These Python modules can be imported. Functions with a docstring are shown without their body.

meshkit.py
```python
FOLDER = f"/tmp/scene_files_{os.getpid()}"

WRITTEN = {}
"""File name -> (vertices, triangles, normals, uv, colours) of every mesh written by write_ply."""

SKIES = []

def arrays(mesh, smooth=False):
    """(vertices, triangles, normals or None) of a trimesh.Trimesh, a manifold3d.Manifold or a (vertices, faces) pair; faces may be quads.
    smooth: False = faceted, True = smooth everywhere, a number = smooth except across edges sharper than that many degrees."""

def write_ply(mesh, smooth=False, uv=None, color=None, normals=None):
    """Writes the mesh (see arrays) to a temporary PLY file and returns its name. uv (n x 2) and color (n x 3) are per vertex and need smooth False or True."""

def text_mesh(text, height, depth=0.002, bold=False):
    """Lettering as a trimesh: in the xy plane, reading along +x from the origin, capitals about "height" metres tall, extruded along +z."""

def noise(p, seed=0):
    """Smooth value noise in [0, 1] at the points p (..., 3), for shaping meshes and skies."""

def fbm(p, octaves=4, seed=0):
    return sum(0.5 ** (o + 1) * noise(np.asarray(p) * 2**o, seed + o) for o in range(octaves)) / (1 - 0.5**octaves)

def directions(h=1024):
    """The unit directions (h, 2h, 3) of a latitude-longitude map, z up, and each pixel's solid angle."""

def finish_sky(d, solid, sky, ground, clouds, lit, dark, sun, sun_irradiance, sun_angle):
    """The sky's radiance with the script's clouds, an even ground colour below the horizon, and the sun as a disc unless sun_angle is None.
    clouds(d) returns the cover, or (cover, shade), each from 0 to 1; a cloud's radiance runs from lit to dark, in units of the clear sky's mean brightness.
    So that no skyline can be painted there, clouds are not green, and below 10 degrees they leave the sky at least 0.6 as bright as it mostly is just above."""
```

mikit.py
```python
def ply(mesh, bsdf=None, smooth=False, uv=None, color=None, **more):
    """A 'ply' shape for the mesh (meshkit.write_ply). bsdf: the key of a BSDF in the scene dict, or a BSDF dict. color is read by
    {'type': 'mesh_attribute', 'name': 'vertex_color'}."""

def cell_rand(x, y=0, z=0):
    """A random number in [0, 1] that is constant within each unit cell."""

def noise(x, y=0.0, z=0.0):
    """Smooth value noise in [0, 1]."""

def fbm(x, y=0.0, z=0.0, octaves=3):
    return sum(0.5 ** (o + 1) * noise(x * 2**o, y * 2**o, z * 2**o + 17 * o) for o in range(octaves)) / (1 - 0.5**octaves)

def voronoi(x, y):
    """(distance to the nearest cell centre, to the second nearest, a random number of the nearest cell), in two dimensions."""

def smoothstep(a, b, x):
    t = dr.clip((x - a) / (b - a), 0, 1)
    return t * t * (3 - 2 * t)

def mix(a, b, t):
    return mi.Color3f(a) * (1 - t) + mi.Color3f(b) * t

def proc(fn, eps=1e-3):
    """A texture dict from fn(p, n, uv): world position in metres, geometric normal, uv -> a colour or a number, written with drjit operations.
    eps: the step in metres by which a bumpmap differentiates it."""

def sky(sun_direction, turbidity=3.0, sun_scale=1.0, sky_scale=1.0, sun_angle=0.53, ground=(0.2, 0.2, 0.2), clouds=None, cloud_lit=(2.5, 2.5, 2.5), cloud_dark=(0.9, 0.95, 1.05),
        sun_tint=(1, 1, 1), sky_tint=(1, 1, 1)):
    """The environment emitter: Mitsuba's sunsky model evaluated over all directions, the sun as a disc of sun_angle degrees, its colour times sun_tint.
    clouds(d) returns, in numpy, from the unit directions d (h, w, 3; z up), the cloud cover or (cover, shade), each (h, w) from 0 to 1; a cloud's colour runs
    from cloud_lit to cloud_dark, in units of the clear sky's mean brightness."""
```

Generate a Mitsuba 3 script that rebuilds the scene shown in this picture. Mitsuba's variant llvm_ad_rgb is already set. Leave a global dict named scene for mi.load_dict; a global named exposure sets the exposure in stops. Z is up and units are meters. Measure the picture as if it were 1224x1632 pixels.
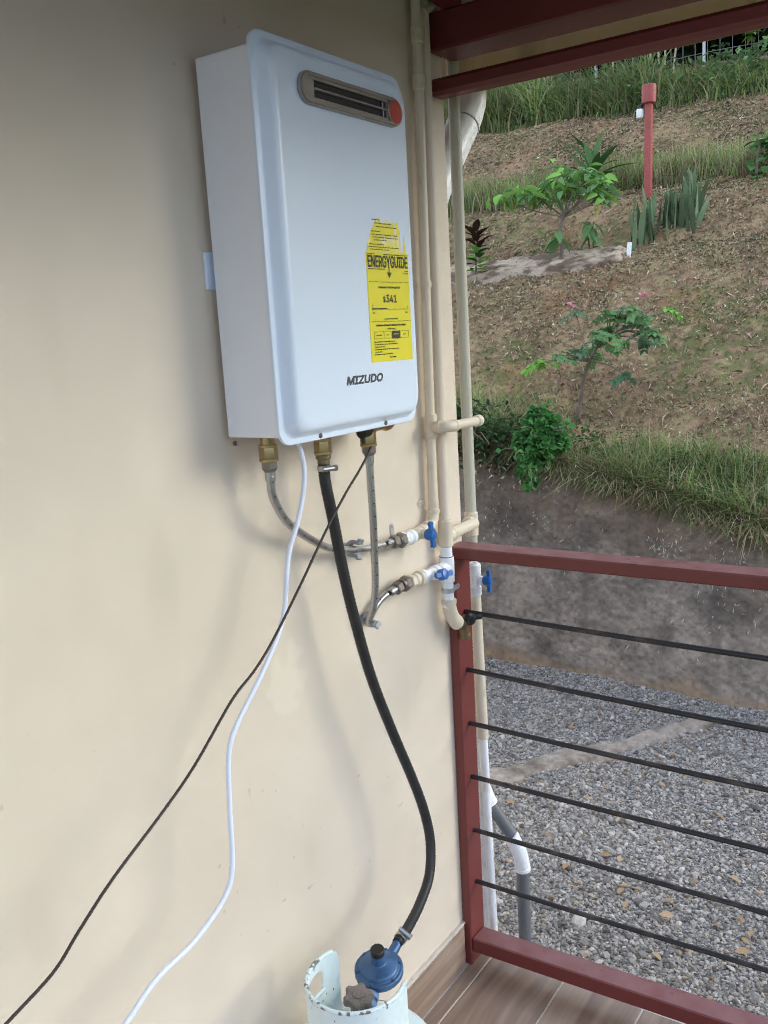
import math
import numpy as np
import trimesh
import drjit as dr
import mitsuba as mi
import mikit
import meshkit
from mikit import proc, noise, fbm, voronoi, cell_rand, smoothstep, mix
from scipy.spatial import ConvexHull
from shapely.geometry import Polygon, Point, box as sbox
from shapely import affinity
from shapely.ops import unary_union

T = mi.ScalarTransform4f
scene, labels = {}, {}

# ------------------------------------------------------------------ camera, sky, exposure
EYE = [-1.7771, -1.0485, 1.5563]
FWD = [0.80830, 0.55774, -0.18860]
UP = [0.18784, 0.05930, 0.98041]
scene['camera'] = {'type': 'perspective', 'fov': 45.48, 'fov_axis': 'x', 'near_clip': 0.02, 'far_clip': 500.0,
                   'to_world': T().look_at(origin=EYE, target=[e + f for e, f in zip(EYE, FWD)], up=UP)}


def overcast(d):
    c = meshkit.fbm(d * np.array([3.0, 3.0, 6.0]), 4, 5)
    return np.ones(d.shape[:2]), np.clip((c - 0.35) * 0.8, 0, 0.6)


scene['sky_light'] = mikit.sky([0.52, -0.80, 0.37], turbidity=4, sun_scale=0.27, sun_angle=31, sun_tint=(0.76, 1.0, 1.32), clouds=overcast,
                               cloud_lit=(2.12, 2.5, 3.2), cloud_dark=(1.2, 1.4, 1.8), ground=(0.07, 0.075, 0.06))
exposure = 3.14

# ------------------------------------------------------------------ materials


def srgb(*c):
    return [((v / 255) / 12.92 if v / 255 < 0.04 else ((v / 255 + 0.055) / 1.055) ** 2.4) for v in c]


def rgb(c):
    return c if isinstance(c, dict) else {'type': 'rgb', 'value': list(c)}


def mat(key, color, rough=0.6, bump=None, bscale=0.001, **kw):
    for k in ('base_color',):
        pass
    b = {'type': 'principled', 'base_color': rgb(color), 'roughness': rough, **kw}
    if bump is not None:
        b = {'type': 'bumpmap', 'arbitrary': bump, 'scale': bscale, 'bsdf': b}
    scene[key] = {'type': 'twosided', 'bsdf': b}
    return key


def wall_col(p, n, uv):
    big = fbm(p.x * 1.3 + 5, p.y * 1.3, p.z * 1.3, 3)
    mid = fbm(p.x * 7, p.y * 7 + 3, p.z * 5, 3)
    c = mix([0.650, 0.565, 0.462], [0.712, 0.624, 0.520], smoothstep(0.3, 0.7, big))
    c = c * (0.935 + 0.13 * mid)
    # filled and repainted patch under the heater
    d = dr.sqrt(dr.square((p.x + 0.594) * 1.0) + dr.square((p.z - 0.955) * 0.8))
    patch = 1 - smoothstep(0.03, 0.055, d + 0.05 * (noise(p.x * 40, p.z * 40) - 0.5))
    c = mix(c, [0.72, 0.655, 0.54], patch * 0.45)
    # scattered scuffs and specks
    sp = noise(p.x * 60, p.z * 60, 3.0)
    c = mix(c, [0.36, 0.31, 0.25], smoothstep(0.94, 0.99, sp) * 0.5 * smoothstep(0.55, 0.7, noise(p.x * 3, p.z * 3, 9)))
    lo = noise(p.x * 14, p.z * 5, 2.0)
    c = mix(c, [0.5, 0.43, 0.33], smoothstep(0.75, 0.95, lo) * 0.16)
    return c


def wall_bump(p, n, uv):
    return fbm(p.x * 9, p.y * 9, p.z * 9, 3) * 2.2 + fbm(p.x * 60, p.y * 60, p.z * 60, 2) * 0.45


mat('wall_paint', proc(wall_col), 0.55, proc(wall_bump, 3e-3), 0.0016, specular=0.35)

mat('white_enamel', [0.70, 0.79, 0.92], 0.28, proc(lambda p, n, uv: fbm(p.x * 5, p.y * 5, p.z * 5, 2), 4e-3), 0.0012, specular=0.5, clearcoat=0.4, clearcoat_gloss=0.8)
mat('side_enamel', [0.80, 0.82, 0.88], 0.5, specular=0.4)
mat('label_yellow', proc(lambda p, n, uv: mix([0.74, 0.655, 0.022], [0.80, 0.70, 0.035], noise(p.x * 30, p.y * 30, p.z * 30))), 0.5)


def torn_col(p, n, uv):
    a = noise(p.x * 130, 3, p.z * 60)
    return mix([0.83, 0.72, 0.06], [0.86, 0.82, 0.5], smoothstep(0.45, 0.8, a))


mat('label_torn', proc(torn_col), 0.7)
mat('ink', [0.03, 0.03, 0.022], 0.6)
mat('logo_grey', [0.055, 0.06, 0.075], 0.4)
mat('vent_metal', proc(lambda p, n, uv: mix([0.29, 0.275, 0.255], [0.36, 0.345, 0.325], noise(p.x * 20, p.y * 20, p.z * 200))), 0.38, metallic=0.6)
mat('vent_dark', [0.012, 0.014, 0.02], 0.5)
mat('badge_red', proc(lambda p, n, uv: mix([0.42, 0.05, 0.035], [0.50, 0.075, 0.05], noise(p.x * 90, p.y * 90, p.z * 90))), 0.35)
mat('brass', proc(lambda p, n, uv: mix([0.54, 0.40, 0.20], [0.38, 0.28, 0.14], fbm(p.x * 60, p.y * 60, p.z * 60, 2))), 0.32, metallic=0.9)
mat('old_brass', proc(lambda p, n, uv: mix([0.25, 0.18, 0.09], [0.12, 0.10, 0.065], fbm(p.x * 70, p.y * 70, p.z * 70, 2))), 0.5, metallic=0.6)
mat('steel', proc(lambda p, n, uv: mix([0.55, 0.55, 0.54], [0.38, 0.38, 0.37], fbm(p.x * 90, p.y * 90, p.z * 90, 2))), 0.3, metallic=0.95)
mat('dark_nut', proc(lambda p, n, uv: mix([0.16, 0.14, 0.12], [0.24, 0.215, 0.19], fbm(p.x * 80, p.y * 80, p.z * 80, 2))), 0.38, metallic=0.7)


def braid(p, n, uv):
    # uv: u = metres along, v = turns round the hose
    a = dr.abs(dr.sin((uv.x * 1100 + uv.y * 2 * math.pi * 3)))
    b = dr.abs(dr.sin((uv.x * 1100 - uv.y * 2 * math.pi * 3)))
    return dr.minimum(a, b)


def braid_col(p, n, uv):
    w = braid(p, n, uv)
    c = mix([0.27, 0.265, 0.26], [0.64, 0.63, 0.62], smoothstep(0.15, 0.7, w))
    fr = uv.x * 40 + uv.y * 0.5
    fr = fr - dr.floor(fr)
    tick = smoothstep(0.0, 0.02, fr) * (1 - smoothstep(0.09, 0.12, fr))
    vv = uv.y * 3 - dr.floor(uv.y * 3)
    tick = tick * (1 - smoothstep(0.25, 0.3, vv))
    return mix(c, [0.03, 0.03, 0.03], tick)


mat('braid', proc(braid_col), 0.33, metallic=0.85)
mat('rubber', proc(lambda p, n, uv: mix([0.016, 0.016, 0.017], [0.028, 0.027, 0.027], fbm(p.x * 40, p.y * 40, p.z * 40, 2))), 0.5, specular=0.4)
mat('cord_white', [0.70, 0.74, 0.86], 0.4)
mat('cord_black', [0.035, 0.022, 0.022], 0.55)


def pvc_cream(p, n, uv):
    c = mix([0.60, 0.52, 0.40], [0.67, 0.59, 0.47], fbm(p.x * 12, p.y * 12, p.z * 4, 3))
    st = smoothstep(0.72, 0.9, noise(p.x * 50, p.y * 50, p.z * 22))
    return mix(c, [0.36, 0.31, 0.23], st * 0.35)


mat('pvc_cream', proc(pvc_cream), 0.42)
mat('pvc_olive', proc(lambda p, n, uv: mix([0.42, 0.41, 0.33], [0.52, 0.50, 0.41], fbm(p.x * 15, p.y * 15, p.z * 4, 3))), 0.45)


def pvc_white(p, n, uv):
    st = smoothstep(0.62, 0.85, noise(p.x * 60, p.y * 60, p.z * 35))
    return mix(mix([0.74, 0.755, 0.78], [0.80, 0.81, 0.83], noise(p.x * 9, p.y * 9, p.z * 9)), [0.55, 0.49, 0.38], st * 0.4)


mat('pvc_white', proc(pvc_white), 0.35)
mat('downspout_white', proc(lambda p, n, uv: mix([0.84, 0.85, 0.87], [0.74, 0.73, 0.71], smoothstep(0.5, 0.85, fbm(p.x * 14, p.y * 14, p.z * 5, 3)))), 0.35)
mat('pvc_grey', [0.12, 0.125, 0.135], 0.45)
mat('valve_blue', [0.010, 0.11, 0.36], 0.35)
mat('black_plastic', [0.012, 0.012, 0.012], 0.4)
mat('grey_plastic', [0.25, 0.265, 0.285], 0.45)
mat('galvanised', proc(lambda p, n, uv: mix([0.42, 0.43, 0.44], [0.60, 0.61, 0.62], noise(p.x * 70, p.y * 70, p.z * 70))), 0.4, metallic=0.7)


def redpaint(p, n, uv):
    f = fbm(p.x * 6, p.y * 6, p.z * 6, 3)
    c = mix([0.125, 0.024, 0.022], [0.155, 0.034, 0.030], f)
    dust = smoothstep(0.5, 0.9, n.z) * (0.25 + 0.5 * fbm(p.x * 25, p.y * 25, 1.0, 3))
    c = mix(c, [0.40, 0.25, 0.25], dust * 0.45)
    chip = smoothstep(0.86, 0.93, noise(p.x * 55, p.y * 55, p.z * 55))
    return mix(c, [0.09, 0.03, 0.025], chip * 0.35)


mat('red_paint', proc(redpaint), 0.42, proc(lambda p, n, uv: fbm(p.x * 30, p.y * 30, p.z * 30, 3), 2e-3), 0.0008, specular=0.45)
mat('beam_paint', proc(lambda p, n, uv: mix([0.115, 0.018, 0.018], [0.15, 0.026, 0.024], fbm(p.x * 6, p.y * 6, p.z * 6, 3))), 0.45)
mat('lamp_red', proc(lambda p, n, uv: mix([0.30, 0.055, 0.045], [0.36, 0.08, 0.065], noise(p.x * 12, p.y * 12, p.z * 12))), 0.5)


def rod_col(p, n, uv):
    f = fbm(p.x * 40, p.y * 25, p.z * 40, 3)
    return mix([0.016, 0.014, 0.016], [0.055, 0.042, 0.038], smoothstep(0.5, 0.75, f))


mat('rod_black', proc(rod_col), 0.45)


def gutter_col(p, n, uv):
    st = smoothstep(0.45, 0.85, noise(p.y * 28, 1.0, p.z * 1.5))
    st2 = smoothstep(0.5, 0.9, fbm(p.y * 9, 4.0, p.z * 3, 3))
    c = mix([0.62, 0.50, 0.30], [0.38, 0.30, 0.17], 0.75 * st)
    return mix(c, [0.30, 0.24, 0.14], 0.5 * st2)


mat('gutter_khaki', proc(gutter_col), 0.6)
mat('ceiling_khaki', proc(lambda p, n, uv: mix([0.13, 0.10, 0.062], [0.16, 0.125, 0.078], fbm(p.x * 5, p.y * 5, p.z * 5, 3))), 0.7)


def tile_grain(s):
    def fn(p, n, uv):
        x = p.x * 1.0 + s * 3.7
        y = p.y + p.z * 1.0 + s * 1.31
        warp = fbm(x * 1.6, y * 4.0, s * 1.0, 3) * 0.07
        g = fbm(x * 3.0, (y + warp) * 55, s * 2.0, 4)
        fine = noise(x * 12, (y + warp) * 210, s)
        c = mix([0.215, 0.145, 0.108], [0.310, 0.222, 0.168], smoothstep(0.25, 0.75, g))
        c = c * (0.93 + 0.14 * fine)
        dirt = smoothstep(0.55, 0.85, fbm(p.x * 7, p.y * 7 + p.z * 7, 8.0, 3))
        return mix(c, [0.40, 0.34, 0.29], dirt * 0.25) * (0.92 + 0.04 * s)
    return fn


for i in range(4):
    mat(f'tile_{i}', proc(tile_grain(i)), 0.33, specular=0.45)
mat('grout', proc(lambda p, n, uv: mix([0.45, 0.40, 0.36], [0.68, 0.63, 0.58], fbm(p.x * 20, p.y * 20, p.z * 20, 3))), 0.85)


def cyl_col(p, n, uv):
    c = mix([0.60, 0.70, 0.715], [0.67, 0.765, 0.775], fbm(p.x * 8, p.y * 8, p.z * 8, 3))
    ch = 0.6 * noise(p.x * 210, p.y * 210, p.z * 120) + 0.4 * noise(p.x * 60, p.y * 60, p.z * 60)
    edge = smoothstep(0.474, 0.4845, p.z)
    chip = smoothstep(0.80, 0.84, ch + 0.20 * edge)
    return mix(c, [0.10, 0.085, 0.06], chip * 0.9)


mat('cylinder_paint', proc(cyl_col), 0.35, specular=0.5)
mat('reg_blue', proc(lambda p, n, uv: mix([0.045, 0.105, 0.225], [0.075, 0.155, 0.30], fbm(p.x * 30, p.y * 30, p.z * 30, 2))), 0.36, metallic=0.35)
mat('knob_grey', proc(lambda p, n, uv: mix([0.14, 0.115, 0.10], [0.26, 0.22, 0.20], noise(p.x * 420, p.y * 420, p.z * 420))), 0.75)


# outdoors
def soil_col(p, n, uv):
    big = fbm(p.x * 0.9, p.y * 0.9, 2.0, 3)
    mid = fbm(p.x * 4, p.y * 4, 7.0, 3)
    fine = fbm(p.x * 26, p.y * 26, p.z * 26, 3)
    c = mix([0.155, 0.102, 0.060], [0.30, 0.202, 0.120], mid)
    c = c * (0.45 + 1.1 * fine)
    straw = smoothstep(0.52, 0.72, fbm(p.x * 11 + 3, p.y * 11, 5.0, 3)) * smoothstep(0.35, 0.6, big)
    c = mix(c, [0.31, 0.24, 0.12], straw * 0.6)
    moss = smoothstep(0.47, 0.64, fbm(p.x * 1.7 + 9, p.y * 1.7, 11.0, 4)) * smoothstep(0.3, 0.6, fbm(p.x * 20, p.y * 20, 3.0, 2))
    c = mix(c, [0.115, 0.125, 0.045], moss * 0.75)
    red = smoothstep(0.6, 0.8, fbm(p.x * 2.3 + 20, p.y * 2.3, 1.0, 3))
    return mix(c, [0.23, 0.115, 0.055], red * 0.5)


mat('soil', proc(soil_col), 0.95, specular=0.1)
mat('turf', proc(lambda p, n, uv: mix([0.035, 0.055, 0.022], [0.075, 0.085, 0.04], fbm(p.x * 2, p.y * 2, 1.0, 4))), 0.95, specular=0.1)


def concrete_old(p, n, uv):
    big = fbm(p.x * 1.6, p.y * 1.6, p.z * 1.6, 3)
    mid = fbm(p.x * 6, p.y * 6, p.z * 6 + 4, 4)
    fine = fbm(p.x * 45, p.y * 45, p.z * 45, 3)
    c = mix([0.115, 0.097, 0.083], [0.33, 0.275, 0.228], smoothstep(0.3, 0.72, 0.45 * big + 0.55 * mid))
    c = c * (0.5 + 1.0 * fine)
    # patches of earth washed down from the bank above
    h = p.z - (0.50 + 0.25 * (p.y + 0.14))
    wash = smoothstep(-0.42, -0.02, h + 0.75 * (fbm(p.x * 3, p.y * 3, p.z * 2, 4) - 0.5))
    wash = wash * (0.45 + 0.55 * smoothstep(0.4, 0.6, fbm(p.x * 18, p.y * 18, p.z * 18, 3)))
    c = mix(c, [0.24, 0.165, 0.11], wash * 0.58)
    foot = 1 - smoothstep(0.04, 0.13, p.z + 0.35 + 0.10 * (fbm(p.y * 5, p.z * 6, 2.0, 3) - 0.5))
    c = mix(c, [0.34, 0.235, 0.15], foot * 0.85)
    streak = smoothstep(0.5, 0.8, fbm(p.y * 13, p.z * 1.6, 6.0, 3))
    c = mix(c, [0.06, 0.053, 0.047], streak * 0.32)
    pit = smoothstep(0.60, 0.72, fbm(p.y * 45, p.z * 45, 2.0, 4))
    return mix(c, [0.06, 0.053, 0.046], pit * 0.28)


mat('old_concrete', proc(concrete_old), 0.9, proc(lambda p, n, uv: fbm(p.x * 28, p.y * 28, p.z * 28, 4), 4e-3), 0.012, specular=0.15)
mat('kerb_concrete', proc(lambda p, n, uv: mix([0.145, 0.112, 0.085], [0.33, 0.272, 0.222], smoothstep(0.3, 0.7, fbm(p.x * 11, p.y * 11, p.z * 11, 4))) * (0.6 + 0.8 * fbm(p.x * 60, p.y * 60, p.z * 60, 2))), 0.9)


def rock_col(p, n, uv):
    f = fbm(p.x * 5, p.y * 9, p.z * 16, 4)
    c = mix([0.12, 0.078, 0.05], [0.36, 0.285, 0.205], smoothstep(0.36, 0.62, f))
    c = mix(c, [0.05, 0.036, 0.026], smoothstep(0.60, 0.7, fbm(p.x * 16, p.y * 5, p.z * 16, 3)) * 0.7)
    return c * (0.75 + 0.5 * fbm(p.x * 40, p.y * 40, p.z * 40, 2))


mat('slab_stone', proc(rock_col), 0.9)


def gravel_bed(p, n, uv):
    d1, d2, r = voronoi(p.x * 95, p.y * 95)
    s = smoothstep(0.02, 0.25, d2 - d1)
    c = mix([0.08, 0.073, 0.066], [0.42, 0.40, 0.38], r * 0.9)
    c = c * (0.3 + 0.7 * s)
    earth = smoothstep(0.5, 0.75, fbm(p.x * 2.2, p.y * 2.2, 5.0, 4))
    return mix(c, [0.25, 0.19, 0.13], earth * 0.6)


mat('gravel_bed', proc(gravel_bed), 0.95)
for nm, rr in (('plant_vc', 0.55), ('dry_vc', 0.8), ('stone_vc', 0.8)):
    scene[nm] = {'type': 'twosided', 'bsdf': {'type': 'principled', 'base_color': {'type': 'mesh_attribute', 'name': 'vertex_color'}, 'roughness': rr, 'specular': 0.3}}
scene['grass_vc'] = {'type': 'principledthin', 'base_color': {'type': 'mesh_attribute', 'name': 'vertex_color'}, 'roughness': 0.6, 'diff_trans': 0.6}


def leafmat(key, a, b, trans=0.5, rough=0.45, stripes=None):
    def fn(p, n, uv):
        c = mix(a, b, noise(p.x * 9, p.y * 9, p.z * 9))
        return c if stripes is None else mix(c, stripes, smoothstep(0.5, 0.8, noise(p.x * 30, p.y * 30, p.z * 60)))
    scene[key] = {'type': 'principledthin', 'base_color': proc(fn), 'roughness': rough, 'diff_trans': trans}
    return key


leafmat('leaf_mid', [0.13, 0.25, 0.10], [0.20, 0.35, 0.145])
leafmat('leaf_bright', [0.19, 0.40, 0.08], [0.25, 0.47, 0.11])
leafmat('leaf_blue', [0.10, 0.19, 0.11], [0.15, 0.26, 0.15])
leafmat('leaf_dark', [0.035, 0.085, 0.032], [0.075, 0.145, 0.05], 0.3)
leafmat('leaf_vine', [0.055, 0.17, 0.05], [0.11, 0.28, 0.08])
for i_, k_ in enumerate((0.75, 1.25, 1.9, 1.5)):
    leafmat(f'leaf_snake_{i_}', [0.085 * k_, 0.125 * k_, 0.068 * k_], [0.135 * k_, 0.175 * k_, 0.095 * k_], 0.1, 0.45)
leafmat('leaf_maroon', [0.04, 0.022, 0.022], [0.065, 0.04, 0.025], 0.3)
leafmat('pod_yellow', [0.42, 0.42, 0.10], [0.5, 0.48, 0.14], 0.4)
leafmat('petal_pink', [0.75, 0.28, 0.36], [0.8, 0.38, 0.45], 0.4)
leafmat('leaf_fallen', [0.30, 0.18, 0.095], [0.46, 0.34, 0.21], 0.2, 0.7)
leafmat('leaf_forest', [0.012, 0.028, 0.012], [0.035, 0.06, 0.024], 0.3)
mat('bark', proc(lambda p, n, uv: mix([0.10, 0.075, 0.055], [0.24, 0.19, 0.15], fbm(p.x * 30, p.y * 30, p.z * 18, 3))), 0.9)
mat('forest_bark', [0.045, 0.035, 0.028], 0.9)
mat('wire', [0.30, 0.31, 0.30], 0.5)
mat('post_steel', [0.62, 0.65, 0.68], 0.35)
mat('lamp_white', [0.78, 0.80, 0.78], 0.3)
mat('stalk_dry', [0.46, 0.41, 0.29], 0.8)
mat('pebble_edge', [0.3, 0.3, 0.3], 0.9)

# ------------------------------------------------------------------ helpers


def numbered(key):
    if key not in taken:
        taken.add(key)
        return key
    i = 1
    while f'{key}_{i:03d}' in taken:
        i += 1
    taken.add(f'{key}_{i:03d}')
    return f'{key}_{i:03d}'


taken = set()


def thing(name, label, cat, group=None, kind=None):
    key = numbered(name)
    labels[key] = {'label': label, 'category': cat}
    if group:
        labels[key]['group'] = group
    if kind:
        labels[key]['kind'] = kind
    return key


def struct(name, mesh, m, smooth=False, **kw):
    key = numbered(name)
    scene[key] = mikit.ply(mesh, m, smooth, **kw)
    labels[key] = {'kind': 'structure'}
    return key


def part(parent, name, mesh, m, smooth=35, label=None, kind=None, **kw):
    key = numbered(parent + '__' + name)
    scene[key] = mikit.ply(mesh, m, smooth, **kw) if not isinstance(mesh, dict) else {**mesh, **kw}
    if label or kind:
        labels[key] = {}
        if label:
            labels[key]['label'] = label
        if kind:
            labels[key]['kind'] = kind
    return key


def whole(key, mesh, m, smooth=35, **kw):
    scene[key] = mikit.ply(mesh, m, smooth, **kw)
    return key


def cat(*ms):
    flat = []
    for m in ms:
        flat += list(m) if isinstance(m, (list, tuple)) else [m]
    return trimesh.util.concatenate([trimesh.Trimesh(np.array(m.vertices), np.array(m.faces), process=False) for m in flat])


def hull(pts):
    pts = np.asarray(pts, float)
    h = ConvexHull(pts)
    m = trimesh.Trimesh(pts, h.simplices, process=True)
    trimesh.repair.fix_normals(m)
    return m


def cbox(x0, x1, y0, y1, z0, z1, c=0.003):
    """box with chamfered edges"""
    pts = []
    c = min(c, (x1 - x0) / 2.01, (y1 - y0) / 2.01, (z1 - z0) / 2.01)
    for x, sx in ((x0, 1), (x1, -1)):
        for y, sy in ((y0, 1), (y1, -1)):
            for z, sz in ((z0, 1), (z1, -1)):
                pts += [(x, y + sy * c, z + sz * c), (x + sx * c, y, z + sz * c), (x + sx * c, y + sy * c, z)]
    return hull(pts)


def frames(p):
    t = np.gradient(p, axis=0)
    t /= np.linalg.norm(t, axis=1, keepdims=True) + 1e-12
    a = np.cross(t[0], [0, 0, 1.0] if abs(t[0][2]) < 0.9 else [1.0, 0, 0])
    a /= np.linalg.norm(a)
    A = [a]
    for i in range(1, len(p)):
        a = A[-1] - t[i] * np.dot(A[-1], t[i])
        A.append(a / (np.linalg.norm(a) + 1e-12))
    A = np.array(A)
    return t, A, np.cross(t, A)


def smooth_path(pts, step=0.01):
    p = np.asarray(pts, float)
    if len(p) < 3:
        n = max(2, int(np.linalg.norm(p[1] - p[0]) / step))
        return p[0] + (p[1] - p[0]) * np.linspace(0, 1, n)[:, None]
    q = np.vstack([2 * p[0] - p[1], p, 2 * p[-1] - p[-2]])
    out = []
    for i in range(1, len(q) - 2):
        p0, p1, p2, p3 = q[i - 1:i + 3]
        n = max(2, int(np.linalg.norm(p2 - p1) / step))
        t = np.arange(n)[:, None] / n
        out.append(0.5 * (2 * p1 + (p2 - p0) * t + (2 * p0 - 5 * p1 + 4 * p2 - p3) * t ** 2 + (3 * p1 - p0 - 3 * p2 + p3) * t ** 3))
    out.append(p[-1:])
    return np.vstack(out)


def sweep(p, r, sides=14, caps=True):
    p = np.asarray(p, float)
    t, a, b = frames(p)
    n = len(p)
    r = np.broadcast_to(r, (n,))
    ang = np.arange(sides) * 2 * np.pi / sides
    v = p[:, None] + r[:, None, None] * (np.cos(ang)[None, :, None] * a[:, None] + np.sin(ang)[None, :, None] * b[:, None])
    v = v.reshape(-1, 3)
    i, j = np.meshgrid(np.arange(n - 1), np.arange(sides), indexing='ij')
    q = np.stack([i * sides + j, i * sides + (j + 1) % sides, (i + 1) * sides + (j + 1) % sides, (i + 1) * sides + j], -1).reshape(-1, 4)
    f = np.vstack([q[:, [0, 1, 2]], q[:, [0, 2, 3]]])
    if caps:
        c0, c1 = len(v), len(v) + 1
        v = np.vstack([v, p[0], p[-1]])
        k = np.arange(sides)
        f = np.vstack([f, np.stack([np.full(sides, c0), (k + 1) % sides, k], 1),
                       np.stack([np.full(sides, c1), (n - 1) * sides + k, (n - 1) * sides + (k + 1) % sides], 1)])
    return trimesh.Trimesh(v, f, process=False)


def tube(pts, r, sides=14, step=0.01, caps=True):
    return sweep(smooth_path(pts, step), r, sides, caps)


def rod(a, b, r, sides=16, r2=None):
    a, b = np.asarray(a, float), np.asarray(b, float)
    p = np.array([a, a + (b - a) * 0.5, b])
    return sweep(p, [r, (r + (r2 or r)) / 2, r2 or r], sides)


def uv_tube(pts, r, sides=16, step=0.006):
    """tube with uv = (metres along, turns round), for the braid"""
    p = smooth_path(pts, step)
    t, a, b = frames(p)
    n = len(p)
    s = np.concatenate([[0], np.cumsum(np.linalg.norm(np.diff(p, axis=0), axis=1))])
    ang = np.arange(sides + 1) * 2 * np.pi / sides
    v = (p[:, None] + r * (np.cos(ang)[None, :, None] * a[:, None] + np.sin(ang)[None, :, None] * b[:, None])).reshape(-1, 3)
    uv = np.stack([np.repeat(s, sides + 1), np.tile(np.arange(sides + 1) / sides, n)], 1)
    i, j = np.meshgrid(np.arange(n - 1), np.arange(sides), indexing='ij')
    w = sides + 1
    q = np.stack([i * w + j, i * w + j + 1, (i + 1) * w + j + 1, (i + 1) * w + j], -1).reshape(-1, 4)
    return trimesh.Trimesh(v, np.vstack([q[:, [0, 1, 2]], q[:, [0, 2, 3]]]), process=False), uv


def lathe(profile, sides=40, at=(0, 0, 0), axis=(0, 0, 1)):
    pr = np.asarray(profile, float)
    n = len(pr)
    ang = np.arange(sides) * 2 * np.pi / sides
    v = np.stack([pr[:, 0][:, None] * np.cos(ang), pr[:, 0][:, None] * np.sin(ang), np.repeat(pr[:, 1][:, None], sides, 1)], -1).reshape(-1, 3)
    i, j = np.meshgrid(np.arange(n - 1), np.arange(sides), indexing='ij')
    q = np.stack([i * sides + j, i * sides + (j + 1) % sides, (i + 1) * sides + (j + 1) % sides, (i + 1) * sides + j], -1).reshape(-1, 4)
    m = trimesh.Trimesh(v, np.vstack([q[:, [0, 1, 2]], q[:, [0, 2, 3]]]), process=False)
    return aim(m, at, axis)


def aim(m, at, axis):
    """turns local +z to axis and moves to at"""
    z = np.asarray(axis, float)
    z = z / np.linalg.norm(z)
    x = np.cross([0, 1.0, 0] if abs(z[1]) < 0.9 else [1.0, 0, 0], z)
    x /= np.linalg.norm(x)
    M = np.eye(4)
    M[:3, 0], M[:3, 1], M[:3, 2], M[:3, 3] = x, np.cross(z, x), z, at
    m = m.copy()
    m.apply_transform(M)
    return m


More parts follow.
